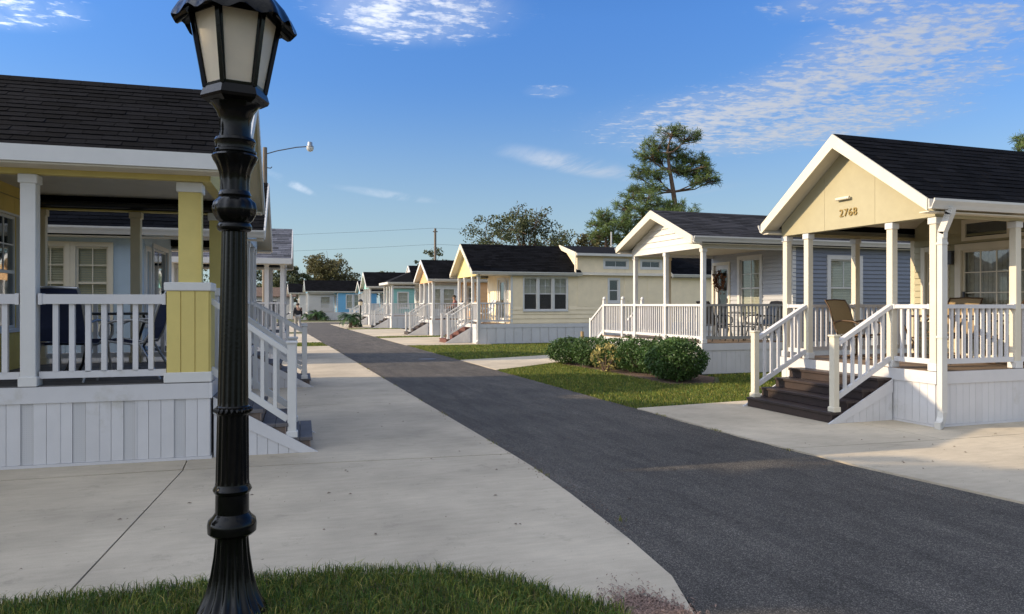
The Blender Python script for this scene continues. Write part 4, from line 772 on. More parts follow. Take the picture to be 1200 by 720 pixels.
# ------------------------------------------------------------------ foreground street lamp
def lamp(loc):
    t = thing('street_lamp', 'tall glossy black street lamp with frosted hexagonal lantern in front of the yellow cottage', 'street lamp', loc); t.rotation_euler = (R(-.15), R(.42), 0)
    B = lambda pr, nm, n=48, fl=12: (lambda mb: mb.build(nm, 'lamp_black', t, smooth=True))(MB().lathe(pr, n * 2 if fl > 14 else n, fl))
    B([(0.184, -.06), (0.184, .02, .0), (0.1776, .05, .03), (0.1546, .09, .10), (0.1288, .15, .12), (0.1067, .24, .10), (0.09108, .34, .08), (0.08372, .42, .06), (0.08372, .445, 0)], 'base', 96, 16)
    B([(0.0828, .44), (0.1076, .448), (0.1214, .462), (0.1233, .50), (0.1178, .525), (0.0966, .545), (0.08648, .56)], 'collar', 40, 0)
    B([(0.08464, .558), (0.08372, .66), (0.09108, .668), (0.09752, .682), (0.092, .696), (0.08602, .705), (0.0851, .715)], 'ring', 40, 0)
    B([(0.08418, .71, .0), (0.08418, .74, .055), (0.07958, 1.06, .055), (0.07912, 1.075, 0)], 'lower_shaft', 96, 16)
    mb = MB(); mb.lathe([(0.07636, 1.07), (0.0828, 1.078), (0.0828, 1.115), (0.07636, 1.122)], 32)
    for k in range(20):
        a = 2 * math.pi * k / 20; c = Vector((.0846 * math.cos(a), 0.0846 * math.sin(a), 1.097)); n = len(mb.v); bm = bmesh.new(); bmesh.ops.create_icosphere(bm, subdivisions=1, radius=.0155); mb.add([v.co + c for v in bm.verts], [tuple(v.index for v in f.verts) for f in bm.faces]); bm.free()
    mb.build('bead_ring', 'lamp_black', t, smooth=True)
    B([(0.07728, 1.118, .0), (0.07728, 1.14, .055), (0.0644, 2.02, .055), (0.06348, 2.035, 0)], 'shaft', 96, 16)
    B([(.070, 2.03), (.083, 2.04), (.088, 2.055), (.083, 2.07), (.074, 2.08)], 'ring', 40, 0)
    B([(.075, 2.078, 0), (.094, 2.095, .03), (.112, 2.13, .06), (.115, 2.155, .06), (.106, 2.185, .05), (.084, 2.205, .02), (.074, 2.215, 0)], 'bulb', 72, 12)
    B([(.078, 2.212), (.083, 2.222), (.079, 2.235), (.073, 2.245)], 'ring', 40, 0)
    B([(.073, 2.243, .0), (.074, 2.29, .08), (.080, 2.34, .10), (.098, 2.385, .10), (.113, 2.41, .06), (.116, 2.425, 0), (.104, 2.44, 0)], 'vase', 72, 12)
    B([(.10, 2.438), (.108, 2.445), (.108, 2.455), (.099, 2.462), (.099, 2.495), (.105, 2.505), (.098, 2.52), (.083, 2.525)], 'ring', 40, 0)
    B([(.081, 2.523), (.078, 2.56), (.080, 2.61), (.092, 2.655), (.115, 2.69), (.128, 2.70)], 'neck', 48, 0)
    rot = R(-112 + 60 * 0)
    hx = lambda r, z, o=0.0: [Vector((r * math.cos(rot + o + k * math.pi / 3), r * math.sin(rot + o + k * math.pi / 3), z)) for k in range(6)]
    mb = MB(); R6 = [hx(.13, 2.695), hx(.165, 2.715), hx(.172, 2.73), hx(.158, 2.775), hx(.150, 2.78)]
    for a, b in zip(R6[:-1], R6[1:]): n = len(mb.v); mb.add(a + b, [(k, (k + 1) % 6, 6 + (k + 1) % 6, 6 + k) for k in range(6)])
    mb.add(R6[-1], [(0, 1, 2, 3, 4, 5)]); mb.add(R6[0], [(5, 4, 3, 2, 1, 0)]); mb.build('lantern_base', 'lamp_black', t, recalc=True)
    lo, hi = hx(.150, 2.775), hx(.222, 3.16)
    for k in range(6):
        k2 = (k + 1) % 6; MB().beam(lo[k], hi[k], .021, .021).build('lantern_bar', 'lamp_black', t)
        s_ = lambda f, g_: lo[k].lerp(lo[k2], f).lerp(hi[k].lerp(hi[k2], f), g_)
        mb = MB(); 
        for f0, f1, g0, g1 in ((.05, .95, .0, .045), (.05, .95, .955, 1.0), (.05, .105, .045, .955), (.895, .95, .045, .955)):
            mb.prism([s_(f0, g0), s_(f1, g0), s_(f1, g1), s_(f0, g1)], (s_(.5, .5) - Vector((0, 0, s_(.5, .5).z))).normalized() * -.012)
        mb.build('pane_frame', 'lamp_black', t)
        inn = (s_(.5, .5) - Vector((0, 0, s_(.5, .5).z))).normalized() * -.008
        mb = MB(); mb.prism([s_(.10, .04) + inn, s_(.90, .04) + inn, s_(.90, .96) + inn, s_(.10, .96) + inn], inn * .8); mb.build('pane', 'milk_glass', t)
    # scalloped crown and roof
    mb = MB(); n = 72; prof = [(.215, 3.16, 0), (.255, 3.165, .3), (.300, 3.135, 1.), (.318, 3.118, 1.), (.312, 3.135, 1.), (.285, 3.185, .6), (.235, 3.245, .2), (.15, 3.34, 0), (.06, 3.40, 0), (.05, 3.46, 0), (.02, 3.52, 0), (.004, 3.55, 0)]; vs = []
    for r, z, wv in prof:
        for j in range(n):
            a = 2 * math.pi * j / n; hexf = math.cos(math.pi / 6) / math.cos(((a - rot) % (math.pi / 3)) - math.pi / 6) if r > .1 else 1
            hexf = 1 + (hexf - 1) * .75; vs.append((r * hexf * math.cos(a) * 1.0, r * hexf * math.sin(a), z + wv * (.014 * math.cos(12 * (a - rot)) - .008 * math.cos(6 * (a - rot)))))
    k = len(prof); mb.add(vs, [(i * n + j, i * n + (j + 1) % n, (i + 1) * n + (j + 1) % n, (i + 1) * n + j) for i in range(k - 1) for j in range(n)] + [tuple(range(n - 1, -1, -1)), tuple(range((k - 1) * n, k * n))]); mb.build('roof', 'lamp_black', t, smooth=True)
lamp((-.135, 4.12, .0))

# ------------------------------------------------------------------ porch furniture
def patio_chair(label, loc, rz, fm, sm, group, swivel=False):
    t = thing('patio_chair', label, 'chair', loc, R(rz), group)            # faces +x
    for sg in (-1, 1):
        y = .27 * sg; mb = MB(); mb.tube([(-.42, y, 1.0), (-.34, y, .88), (-.22, y, .50), (-.17, y, .41), (-.05, y, .39), (.22, y, .43), (.28, y, .42)], .014, 8); mb.tube([(-.26, y, .62), (-.1, y * 1.12, .66), (.12, y * 1.14, .65), (.25, y * 1.12, .60), (.27, y * 1.08, .50), (.22, y * 1.03, .43)], .015, 8); mb.build('side_frame', fm, t, smooth=True)
        if not swivel:
            MB().tube([(.2, y, .43), (.30, y * 1.04, .0)], .014, 8).build('leg', fm, t, smooth=True); MB().tube([(-.12, y, .40), (-.34, y * 1.04, .0)], .014, 8).build('leg', fm, t, smooth=True)
    if swivel:
        mb = MB(); mb.tube([(0, 0, .09), (0, 0, .38)], .028, 10); mb.tube([(-.14, -.25, .38), (.14, .25, .38)], .012, 6); mb.tube([(-.14, .25, .38), (.14, -.25, .38)], .012, 6); mb.build('pedestal', fm, t, smooth=True)
        mb = MB(); mb.tube([(.30 * math.cos(a), .30 * math.sin(a), .03) for a in [k * math.pi / 10 for k in range(21)]], .014, 8); mb.tube([(-.3, 0, .03), (0, 0, .10), (.3, 0, .03)], .014, 8); mb.tube([(0, -.3, .03), (0, 0, .10), (0, .3, .03)], .014, 8); mb.build('base_ring', fm, t, smooth=True)
    mb = MB(); p = [(-.17, .415), (-.05, .385), (.08, .395), (.24, .435)]
    for (a, za), (b, zb) in zip(p[:-1], p[1:]): mb.prism([(a, -.26, za), (b, -.26, zb), (b, -.26, zb + .008), (a, -.26, za + .008)], (0, .52, 0))
    mb.build('seat', sm, t); mb = MB(); p = [(-.17, .43), (-.235, .56), (-.285, .72), (-.345, .88), (-.42, 1.0)]
    for (a, za), (b, zb) in zip(p[:-1], p[1:]): mb.prism([(a, -.255, za), (b, -.255, zb), (b - .008, -.255, zb + .004), (a - .008, -.255, za + .004)], (0, .51, 0))
    mb.build('backrest', sm, t)
    mb = MB(); mb.tube([(-.42, -.27, 1.0), (-.435, 0, 1.012), (-.42, .27, 1.0)], .014, 8); mb.tube([(.25, -.27, .425), (.25, .27, .425)], .012, 8); mb.build('crossbar', fm, t, smooth=True); return t
def patio_table(label, loc, rz, L, Wd, fm, group=None, round_=False):
    t = thing('patio_table', label, 'table', loc, R(rz), group); mb = MB()
    if round_: mb.lathe([(L / 2 - .03, .70), (L / 2, .705), (L / 2, .725), (L / 2 - .02, .73)], 28)
    else: mb.box(-L / 2, L / 2, -Wd / 2, Wd / 2, .705, .73)
    mb.build('tabletop', fm, t)
    for sx in (-1, 1):
        for sy in (-1, 1):
            x, y = sx * L * .36, sy * Wd * .36; MB().tube([(x * 1.15, y * 1.1, .70), (x * 1.2, y * 1.15, .64), (x * 1.0, y, .42), (x * .86, y * .86, .30), (x * 1.0, y, .08), (x * 1.12, y * 1.1, 0)], .016, 8).build('leg', fm, t, smooth=True)
    mb = MB(); mb.box(-L * .36, L * .36, -.012, .012, .36, .385); mb.box(-L * .37, -L * .34, -Wd * .36, Wd * .36, .36, .385); mb.box(L * .34, L * .37, -Wd * .36, Wd * .36, .36, .385); mb.build('stretcher', fm, t); return t
patio_table('black metal patio table behind the white railing of the yellow porch', (-1.72, 10.1, .82), -3, 1.05, .85, 'black_metal')
patio_chair('navy sling chair facing left beside the yellow pier', (-1.33, 9.3, .82), 172, 'grey_metal', 'navy_sling', 'navy chairs on the yellow porch')
patio_chair('navy sling chair with its back to the railing, beside the thick white post', (-1.93, 9.2, .82), 74, 'grey_metal', 'navy_sling', 'navy chairs on the yellow porch')
patio_chair('dark framed swivel chair with tan sling behind the brown steps', (9.5, 9.75, .72), -78, 'bronze', 'tan_sling', 'tan sling chairs on the tan porch', True)
patio_chair('tan sling chair under the sliding door, nearest the house wall', (10.95, 9.2, .75), 190, 'bronze', 'tan_sling', 'tan sling chairs on the tan porch', True)
patio_chair('tan sling chair behind the side railing below the grid door', (10.6, 7.95, .75), 95, 'bronze', 'tan_sling', 'tan sling chairs on the tan porch', True)
patio_table('round dark bronze patio table between tan sling chairs', (10.2, 8.65, .75), 0, 1.05, 1.05, 'bronze', None, True)
patio_table('small black cafe table on the grey cottage porch', (11.6, 15.75, .72), 0, .7, .7, 'black_metal', None, True)
patio_chair('black metal chair left of the small cafe table, below the wreath', (11.05, 16.0, .72), 0, 'black_metal', 'black_metal', 'black chairs on the grey porch')
patio_chair('black metal chair right of the small cafe table, below the grey cottage window', (12.1, 15.6, .72), 170, 'black_metal', 'black_metal', 'black chairs on the grey porch')
patio_chair('white chair on the pale yellow cottage porch', (9.6, 31.4, .83), 185, 'white', 'white', None)
# wreath hanging on the door of the grey cottage
t = thing('wreath', 'russet autumn wreath hanging on the grey cottage door', 'wreath', (12.55, 18.0, 2.32)); mb = MB(); mb.tube([(.0, .19 * math.cos(a), .22 * math.sin(a)) for a in [k * math.pi / 12 for k in range(25)]], .03, 6); mb.build('ring', 'bark', t)
mb = MB()
for k in range(260):
    a = random.uniform(0, 6.283); r = .2 + random.gauss(0, .055); c = Vector((-.02 + random.uniform(-.06, .02), r * math.cos(a), r * 1.15 * math.sin(a))); d1 = Vector((random.gauss(0, 1), random.gauss(0, 1), random.gauss(0, 1))).normalized() * .038; d2 = d1.cross(Vector((random.gauss(0, 1), random.gauss(0, 1), random.gauss(0, 1)))).normalized() * .022
    mb.add([c - d1, c + d2, c + d1, c - d2], [(0, 1, 2, 3)])
mb.build('leaves', 'wreath', t, recalc=False)

# ------------------------------------------------------------------ people
def skin_mesh(name, verts, edges, rad, m, parent, loc=(0, 0, 0), sub=2, root=0):
    me = bpy.data.meshes.new(name); me.from_pydata(verts, edges, []); o = link(name, me, parent, loc); md = o.modifiers.new('skin', 'SKIN'); md.use_smooth_shade = True
    d = me.skin_vertices[0].data
    for i, r in enumerate(rad): d[i].radius = (r, r) if not isinstance(r, tuple) else r
    d[root].use_root = True
    if sub: s = o.modifiers.new('sub', 'SUBSURF'); s.levels = sub; s.render_levels = sub
    me.materials.append(M[m]); return o
def person(label, loc, rz, J, top, legs, arms_bare=True):
    """J: joint positions in local space, x = facing. The body is one skin; shirt, trousers, shoes and hair are its clothing."""
    t = thing('person', label, 'person', loc, R(rz)); V = lambda k: Vector(J[k]); vs, ed, ra = [], [], []
    def add(p, r, par=None):
        vs.append(tuple(p)); ra.append(r)
        if par is not None: ed.append((par, len(vs) - 1))
        return len(vs) - 1
    pe = add(V('pelvis'), (.14, .11)); wa = add(V('pelvis').lerp(V('chest'), .5), (.13, .10), pe); ch = add(V('chest'), (.16, .11), wa); ne = add(V('neck'), .055, ch); hd = add(V('head') + Vector((0, 0, -.05)), .075, ne); add(V('head') + Vector((0, 0, .04)), .095, hd); 
    for sd_ in 'lr':
        hp = add(V('hip' + sd_), .09, pe); kn = add(V('knee' + sd_), .06, hp); ca = add(V('knee' + sd_).lerp(V('ankle' + sd_), .35), .058, kn); an = add(V('ankle' + sd_), .04, ca); add(V('toe' + sd_), .035, an)
        sh = add(V('sho' + sd_), .065, ch); el = add(V('elb' + sd_), .043, sh); wr = add(V('wri' + sd_), .029, el); d = (V('wri' + sd_) - V('elb' + sd_)).normalized(); pm = add(V('wri' + sd_) + d * .06, (.036, .022), wr)
        sidev = d.cross(Vector((0, 1, 0))).normalized()
        for k in range(4): q = V('wri' + sd_) + d * .09 + sidev * (.022 * (k - 1.5)); f1 = add(q, .0095, pm); f2 = add(q + d * (.035 + .006 * (1.5 - abs(k - 1.5))) + Vector((0, .008, 0)), .0085, f1); add(q + d * .065 + Vector((0, .02, 0)), .007, f2)
        q = V('wri' + sd_) + d * .03 - sidev * .035; f1 = add(q, .011, wr); add(q + d * .045 - sidev * .018, .009, f1)
    skin_mesh('body', vs, ed, ra, 'skin', t)
    h = V('head'); fx = Vector((1, 0, 0)); mb = MB(); mb.prism([h + Vector((.085, -.012, -.03)), h + Vector((.085, .012, -.03)), h + Vector((.082, 0, .02))], (.028, 0, -.004)); mb.build('nose', 'skin', t)
    for sg in (-1, 1):
        for nm, o, r, m in (('eye', (.083, .034 * sg, .012), .011, 'dark_cloth'), ('ear', (-.005, .092 * sg, -.005), .026, 'skin')):
            bm = bmesh.new(); bmesh.ops.create_icosphere(bm, subdivisions=2, radius=r); me = bpy.data.meshes.new(nm); bm.to_mesh(me); bm.free(); me.materials.append(M[m]); e = link(nm, me, t, h + Vector(o))
            if nm == 'ear': e.scale = (.7, .4, 1.2)
    mb = MB(); mb.box(.088, .096, -.025, .025, -.052, -.045); mb.build('mouth', 'red_cloth', t, h)
    bm = bmesh.new(); bmesh.ops.create_uvsphere(bm, u_segments=16, v_segments=10, radius=.112)
    for v in bm.verts:
        if v.co.x > .02 and v.co.z < .04: v.co *= .8
        if v.co.z < -.02: v.co *= .82
    me = bpy.data.meshes.new('hair'); bm.to_mesh(me); bm.free(); me.materials.append(M['hair']); me.polygons.foreach_set('use_smooth', [True] * len(me.polygons)); link('hair', me, t, h + Vector((-.012, 0, .03)))
    c, p = V('chest'), V('pelvis'); sv = [tuple(p + Vector((0, 0, -.02))), tuple(p.lerp(c, .5)), tuple(c), tuple(c.lerp(V('neck'), .6))]; se = [(0, 1), (1, 2), (2, 3)]; sr = [(.175, .14), (.165, .13), (.185, .135), (.08, .08)]
    for sd_ in 'lr':
        n = len(sv); sv += [tuple(V('sho' + sd_)), tuple(V('elb' + sd_))]; se += [(2, n), (n, n + 1)]; sr += [.085, .066]
        if not arms_bare: sv.append(tuple(V('wri' + sd_))); se.append((n + 1, n + 2)); sr.append(.045)
    skin_mesh('shirt', sv, se, sr, top, t, root=1)
    sv, se, sr = [tuple(p)], [], [(.165, .13)]
    for sd_ in 'lr':
        n = len(sv); sv += [tuple(V('hip' + sd_)), tuple(V('knee' + sd_)), tuple(V('knee' + sd_).lerp(V('ankle' + sd_), .9))]; se += [(0, n), (n, n + 1), (n + 1, n + 2)]; sr += [.115, .085, .066]
    skin_mesh('trousers', sv, se, sr, legs, t)
    for sd_ in 'lr': a, b = V('ankle' + sd_), V('toe' + sd_); skin_mesh('shoe', [tuple(a + Vector((-.05, 0, -.03))), tuple(a.lerp(b, .5)), tuple(b + (b - a).normalized() * .04)], [(0, 1), (1, 2)], [.048, .046, .036], 'leather', t, root=1)
    return t
WALK = dict(pelvis=(0, 0, .93), chest=(.02, 0, 1.30), neck=(.03, 0, 1.48), head=(.06, 0, 1.62), hipl=(0, .10, .90), hipr=(0, -.10, .90), kneel=(.20, .10, .50), kneer=(-.02, -.10, .48), anklel=(.24, .10, .09), ankler=(-.30, -.10, .14), toel=(.38, .10, .05), toer=(-.19, -.10, .05), shol=(.0, .19, 1.40), shor=(.02, -.19, 1.40), elbl=(-.10, .24, 1.13), elbr=(.06, -.24, 1.12), wril=(-.04, .25, .90), wrir=(.22, -.23, .93))
person('person in a black top and light trousers walking away at the left road edge', (2.35, 48.5, 0), 92, WALK, 'dark_cloth', 'pale_cloth', False)
SIT = dict(pelvis=(0, 0, .52), chest=(-.06, 0, .88), neck=(-.03, 0, 1.06), head=(.02, 0, 1.20), hipl=(.03, .10, .50), hipr=(.03, -.10, .50), kneel=(.44, .12, .50), kneer=(.44, -.12, .50), anklel=(.46, .12, .09), ankler=(.44, -.12, .09), toel=(.60, .12, .05), toer=(.58, -.12, .05), shol=(-.05, .19, .98), shor=(-.05, -.19, .98), elbl=(.06, .25, .74), elbr=(.06, -.25, .74), wril=(.26, .14, .66), wrir=(.30, -.14, .66))
person('person in a faded red shirt seated on the peach cottage porch', (10.15, 39.1, .83), 175, SIT, 'red_cloth', 'pale_cloth')
patio_chair('dark chair under the seated person on the peach porch', (10.2, 39.1, .83), 175, 'black_metal', 'black_metal', None)

# ------------------------------------------------------------------ poles, wires, small street things
def tq(u, v, t):                                     # a spot at depth t along the line of sight, used to set out far poles and trees
    a = R(19.05); x = (u - 600) / 860 * t; return Vector((t * math.sin(a) + x * math.cos(a), t * math.cos(a) - x * math.sin(a), 1.65 + (357 - v) / 860 * t))
p = tq(310.5, 173, 30); t = thing('utility_pole', 'weathered wooden pole with a long street light arm above the left cottages', 'utility pole', (p.x, p.y, 0))
MB().tube([(0, 0, -.1), (0, 0, p.z)], [.12, .085], 12).build('pole', 'wood_pole', t, smooth=True)
q = tq(360, 172, 30) - Vector((p.x, p.y, 0)); r0 = Vector((0, 0, tq(310, 181, 30).z)); MB().tube([r0, r0.lerp(q, .3) + Vector((0, 0, .05)), r0.lerp(q, .75) + Vector((0, 0, .05)), q], .022, 8).build('arm', 'dark_frame', t, smooth=True)
hx_ = (q - r0).normalized(); hd = MB().lathe([(.05, .17), (.09, .15), (.10, .02), (.15, -.02), (.15, -.04)], 16).build('lamp_head', 'grey_metal', t, q + hx_ * .12, smooth=True); MB().lathe([(.14, -.04), (.145, -.12), (.10, -.2), (.03, -.23)], 16).build('lens', 'lens', hd, smooth=True)
mb = MB(); mb.tube([(0, 0, 7.25), (.22, -.08, 7.22), (.27, -.09, 7.28)], .02, 6); mb.build('hook', 'dark_frame', t, smooth=True)
p2 = tq(510, 268, 92); t = thing('utility_pole', 'distant bare utility pole rising behind the cream and peach cottages', 'utility pole', (p2.x, p2.y, 0)); MB().tube([(0, 0, -.1), (0, 0, p2.z)], [.19, .14], 10).build('pole', 'wood_pole', t, smooth=True); mb = MB(); mb.box(-.3, .3, -.06, .06, p2.z - .45, p2.z - .33); mb.build('crossarm', 'wood_pole', t)
for v0, v1, lb in ((270, 267.5, 'upper power line crossing the sky behind the far cottages'), (290, 286.5, 'lower power line crossing the sky behind the far cottages')):
    a, m_, b = tq(-400, v0 - 6, 100), tq(510, v1, 92), tq(1500, v1 - 6, 100); pts = []
    for s0, s1 in ((a, m_), (m_, b)): pts += [s0.lerp(s1, k / 12) - Vector((0, 0, 1.6 * 4 * (k / 12) * (1 - k / 12))) for k in range(13)][(1 if pts else 0):]
    tag(MB().tube(pts, .013, 5).build('power_line', 'wire'), lb, 'power line')
p = tq(716.5, 272, 45); tag(MB().tube([(0, 0, 0), (0, 0, p.z)], .05, 8).build('mast', 'grey_metal', None, (p.x, p.y, 0), smooth=True), 'thin pale mast standing behind the pale yellow loft', 'mast')
p = tq(422.5, 383, 54); t = thing('street_lamp', 'small distant black lamp post with pale top at the right lane end', 'street lamp', (p.x, p.y, 0)); MB().lathe([(.16, 0), (.14, .1), (.075, .25), (.06, .3), (.05, 1.55), (.07, 1.58)], 14).build('post', 'black_metal', t, smooth=True); MB().lathe([(.07, 1.58), (.14, 1.62), (.16, 1.85), (.10, 1.9)], 10).build('lantern', 'milk_glass', t, smooth=True); MB().lathe([(.2, 1.86), (.14, 1.96), (.03, 2.06)], 10).build('cap', 'black_metal', t, smooth=True)
for k, (u, v, h_) in enumerate(((685.5, 400, .75), (692, 399, .45))):
    p = tq(u, v, 24.5); o = MB().tube([(0, 0, -.05), (0, 0, h_)], .055 if k == 0 else .045, 10).build('stake', 'tan_sling', None, (p.x - .1, p.y, 0), smooth=True); tag(o, ('taller' if k == 0 else 'shorter') + ' brown pipe stub standing behind the left end of the hedge', 'pipe')

# ------------------------------------------------------------------ plants
def cards(P, size, m, asp=.6, up=0.0, var=.4):
    n = len(P); d = rng.normal(size=(n, 3)); d[:, 2] += up; d /= np.linalg.norm(d, axis=1)[:, None]; e = np.cross(d, rng.normal(size=(n, 3))); e /= np.linalg.norm(e, axis=1)[:, None]
    s = size * rng.uniform(1 - var, 1 + var, n)[:, None]; a, b = d * s * .5, e * s * asp * .5; V = np.stack([P - a, P + b - a * .15, P + a, P - b - a * .15], 1).reshape(-1, 3); i = np.arange(n) * 4; return np_mesh(V, np.c_[i, i + 1, i + 2, i + 3], m)
def blob_pts(c, r, n, hollow=.55):
    d = rng.normal(size=(n, 3)); d /= np.linalg.norm(d, axis=1)[:, None]; return np.array(c) + d * (rng.uniform(hollow ** 3, 1, n) ** (1 / 3))[:, None] * np.array(r)
def tree(label, base, lobes, lm, nleaf, size, trunk_r=.3, name='oak_tree', cat='tree', group='trees behind the cottages', lean=(0, 0)):
    t = thing(name, label, cat, base, 0, group); top = max(l[2] for l in lobes); mb = MB(); fork = Vector((lean[0], lean[1], top * .38)); mb.tube([(0, 0, -.2), fork * .5 + Vector((.1, 0, 0)), fork], [trunk_r * 1.25, trunk_r, trunk_r * .8], 10); mb.build('trunk', 'bark', t, smooth=True); mb = MB()
    for l in lobes:
        e = Vector(l[:3]); m1 = fork.lerp(e, .5) + Vector((random.uniform(-.4, .4), random.uniform(-.4, .4), random.uniform(0, .6))); mb.tube([fork * random.uniform(.8, 1.0), m1, e], [trunk_r * .5, trunk_r * .3, trunk_r * .1], 6)
        for k in range(4): d = Vector((random.gauss(0, 1), random.gauss(0, 1), random.gauss(0.2, .8))).normalized() * l[3] * .9; mb.tube([m1.lerp(e, random.uniform(.4, 1)), e + d * .5, e + d], [trunk_r * .15, trunk_r * .08, .02], 5)
    mb.build('branches', 'bark', t, smooth=True); P = []; vol = sum(l[3] ** 2 for l in lobes)
    for l in lobes:
        n = int(nleaf * l[3] ** 2 / vol); k = max(5, int(9 * l[3])); C = blob_pts(l[:3], (l[3], l[3], l[3] * .8), k, .35)
        for c in C: P.append(blob_pts(c, np.array((1, 1, .65)) * l[3] * rng.uniform(.22, .42), max(4, n // k), .2))
    link('crown', cards(np.concatenate(P), size, lm, .62), t); return t
def lobes_box(x, y, z0, z1, w_, d, n, r):
    out = []
    for k in range(n):
        f = random.random(); z = z0 + (z1 - z0) * f; sh = math.sqrt(max(.06, 1 - (2 * f - .75) ** 2 / 1.6)); out.append((x + random.uniform(-w_, w_) * sh / 2, y + random.uniform(-d, d) * sh / 2, z, r * random.uniform(.75, 1.2)))
    return out
def oak(u0, u1, vt, t, label, lm='oak_leaf', n=9000, size=.26, nl=14, r=None, z0f=.35):
    p = tq((u0 + u1) / 2, 357, t); H = 1.65 + (357 - vt) / 860 * t; W_ = (u1 - u0) / 860 * t * 1.22; r = r or W_ * .19; L = lobes_box(0, 0, H * z0f, H - r * .75, W_ - 1.6 * r, W_ * .8, nl, r); L.append((random.uniform(-.1, .1) * W_, 0, H - r * .85, r)); return tree(label, (p.x, p.y, 0), L, lm, n, size, max(.18, H * .025))
oak(548, 692, 241, 72, 'broad dark oak behind the pale yellow cottage ridge', n=20000, size=.22, nl=34, r=2.0)
oak(660, 730, 268, 70, 'low olive oak beside the tall pine, behind the loft', 'oak_leaf_warm', 7000, .24, 12)
oak(478, 540, 290, 110, 'small rounded oak just beside the distant bare pole', n=6000, size=.3, nl=10)
oak(430, 480, 318, 125, 'low far oak above the teal cottage roof', n=3500, size=.32, nl=8)
oak(346, 412, 298, 104, 'sunlit oak above the bright blue end cottage', 'oak_leaf_warm', 13000, .28, 22)
oak(310, 362, 312, 98, 'darker oak left of the end cottage, behind the garage', 'oak_leaf', 7000, .3, 12)
oak(255, 325, 306, 112, 'leftmost far oak, seen through the porches', 'oak_leaf', 6000, .32, 12)
oak(385, 440, 322, 122, 'far oak behind the bright blue end cottage roof', 'oak_leaf', 4000, .32, 9)
oak(150, 260, 300, 118, 'wide far oak hidden behind the left cottages', 'oak_leaf', 5000, .36, 12)
oak(720, 800, 300, 90, 'dark understorey oak below the tall pine', 'oak_leaf', 6000, .28, 12)
oak(1190, 1300, 200, 75, 'leafy oak past the right edge of the tan roof', 'oak_leaf_warm', 6000, .3, 12)
def needles(C, n, ln, m='pine_leaf'):
    k = len(C); c = np.repeat(np.array(C), n, 0); d = rng.normal(size=(k * n, 3)); d[:, 2] = d[:, 2] * .75 + .25; d /= np.linalg.norm(d, axis=1)[:, None]; s = np.cross(d, rng.normal(size=(k * n, 3))); s /= np.linalg.norm(s, axis=1)[:, None]; l = ln * rng.uniform(.6, 1.2, (k * n, 1)); w_ = ln * .085
    c = c + rng.normal(size=c.shape) * ln * .18; V = np.stack([c - s * w_ * .5, c + s * w_ * .5, c + d * l + s * w_ * .4, c + d * l - s * w_ * .4], 1).reshape(-1, 3); i = np.arange(k * n) * 4; return np_mesh(V, np.c_[i, i + 1, i + 2, i + 3], m)
def pine(label, t, path, pads, base_uv, ln=.55, per=22, tr=.33, dens=.34):
    """path: trunk as (u, v); pads: (u, v, half width px, half height px) of each needle mass, set at real depths round the trunk."""
    b = tq(base_uv, 357, t); th = thing('pine_tree', label, 'tree', (b.x, b.y, 0), 0, 'trees behind the cottages'); o = Vector((b.x, b.y, 0))
    tp = [Vector((0, 0, -.2))] + [tq(u, v, t) - o for u, v in path]; rr = [tr * (1 - .82 * i / (len(tp) - 1)) for i in range(len(tp))]; MB().tube(tp, rr, 10).build('trunk', 'bark', th, smooth=True); mb = MB(); C = []; px = t / 860
    for u, v, hw, hh in pads:
        e = tq(u, v, t) - o; e += Vector((.33, .945, 0)) * random.uniform(-1, 1) * hw * px * 1.6; j = min(tp[1:], key=lambda q: abs(q.z - (e.z - .7)) + .15 * (q - e).length); s0 = j
        m1 = s0.lerp(e, .55) + Vector((0, 0, -.25 + random.uniform(-.2, .2))); mb.tube([s0, s0.lerp(m1, .5) + Vector((0, 0, random.uniform(-.15, .15))), m1, e], [tr * .30, tr * .22, tr * .16, tr * .06], 6)
        n = max(5, int(hw * hh * dens)); Q = blob_pts(e, (hw * px * 1.22, hw * px * 1.22, hh * px * 1.25), n, .1); C += list(Q)
        for q in Q[::2]: mb.tube([m1.lerp(e, random.uniform(.2, .9)), Vector(q)], [.045, .02], 4)
    mb.build('branches', 'bark', th, smooth=True); link('crown', needles(C, per, ln), th); return th
pine('tall open crowned pine rising above the grey cottage roof', 66, [(795, 300), (794, 262), (789, 225), (785, 200), (782, 180), (786, 160)], [(785, 158, 16, 6), (805, 163, 12, 7), (768, 168, 12, 7), (757, 183, 12, 8), (775, 185, 13, 7), (800, 180, 13, 8), (752, 200, 11, 7), (768, 205, 12, 7), (820, 188, 10, 8), (808, 200, 13, 7), (828, 208, 11, 6), (835, 211, 7, 5), (815, 215, 10, 5), (795, 198, 9, 6), (748, 222, 10, 6), (765, 222, 12, 6), (820, 200, 10, 6), (745, 208, 6, 4), (790, 172, 10, 6), (805, 190, 9, 6), (828, 196, 7, 5)], 796, .40, 20, .36, .46)
pine('shorter olive pine leaning against the tall pine on its left', 62, [(752, 300), (752, 275), (753, 255), (756, 240)], [(740, 228, 12, 6), (758, 232, 13, 7), (775, 238, 12, 7), (732, 242, 11, 7), (750, 246, 14, 7), (770, 252, 13, 7), (735, 258, 12, 6), (790, 248, 12, 6), (755, 262, 14, 6), (782, 262, 16, 7), (730, 270, 9, 6)], 752, .42, 22, .22)
pine('bushy pine low behind the grey cottage ridge, right of the trunk', 60, [(800, 300), (800, 262), (798, 245)], [(795, 240, 11, 7), (780, 255, 13, 8), (805, 252, 12, 8), (815, 262, 12, 6), (795, 266, 15, 6), (775, 268, 14, 7), (818, 270, 8, 5)], 800, .42, 22, .2)
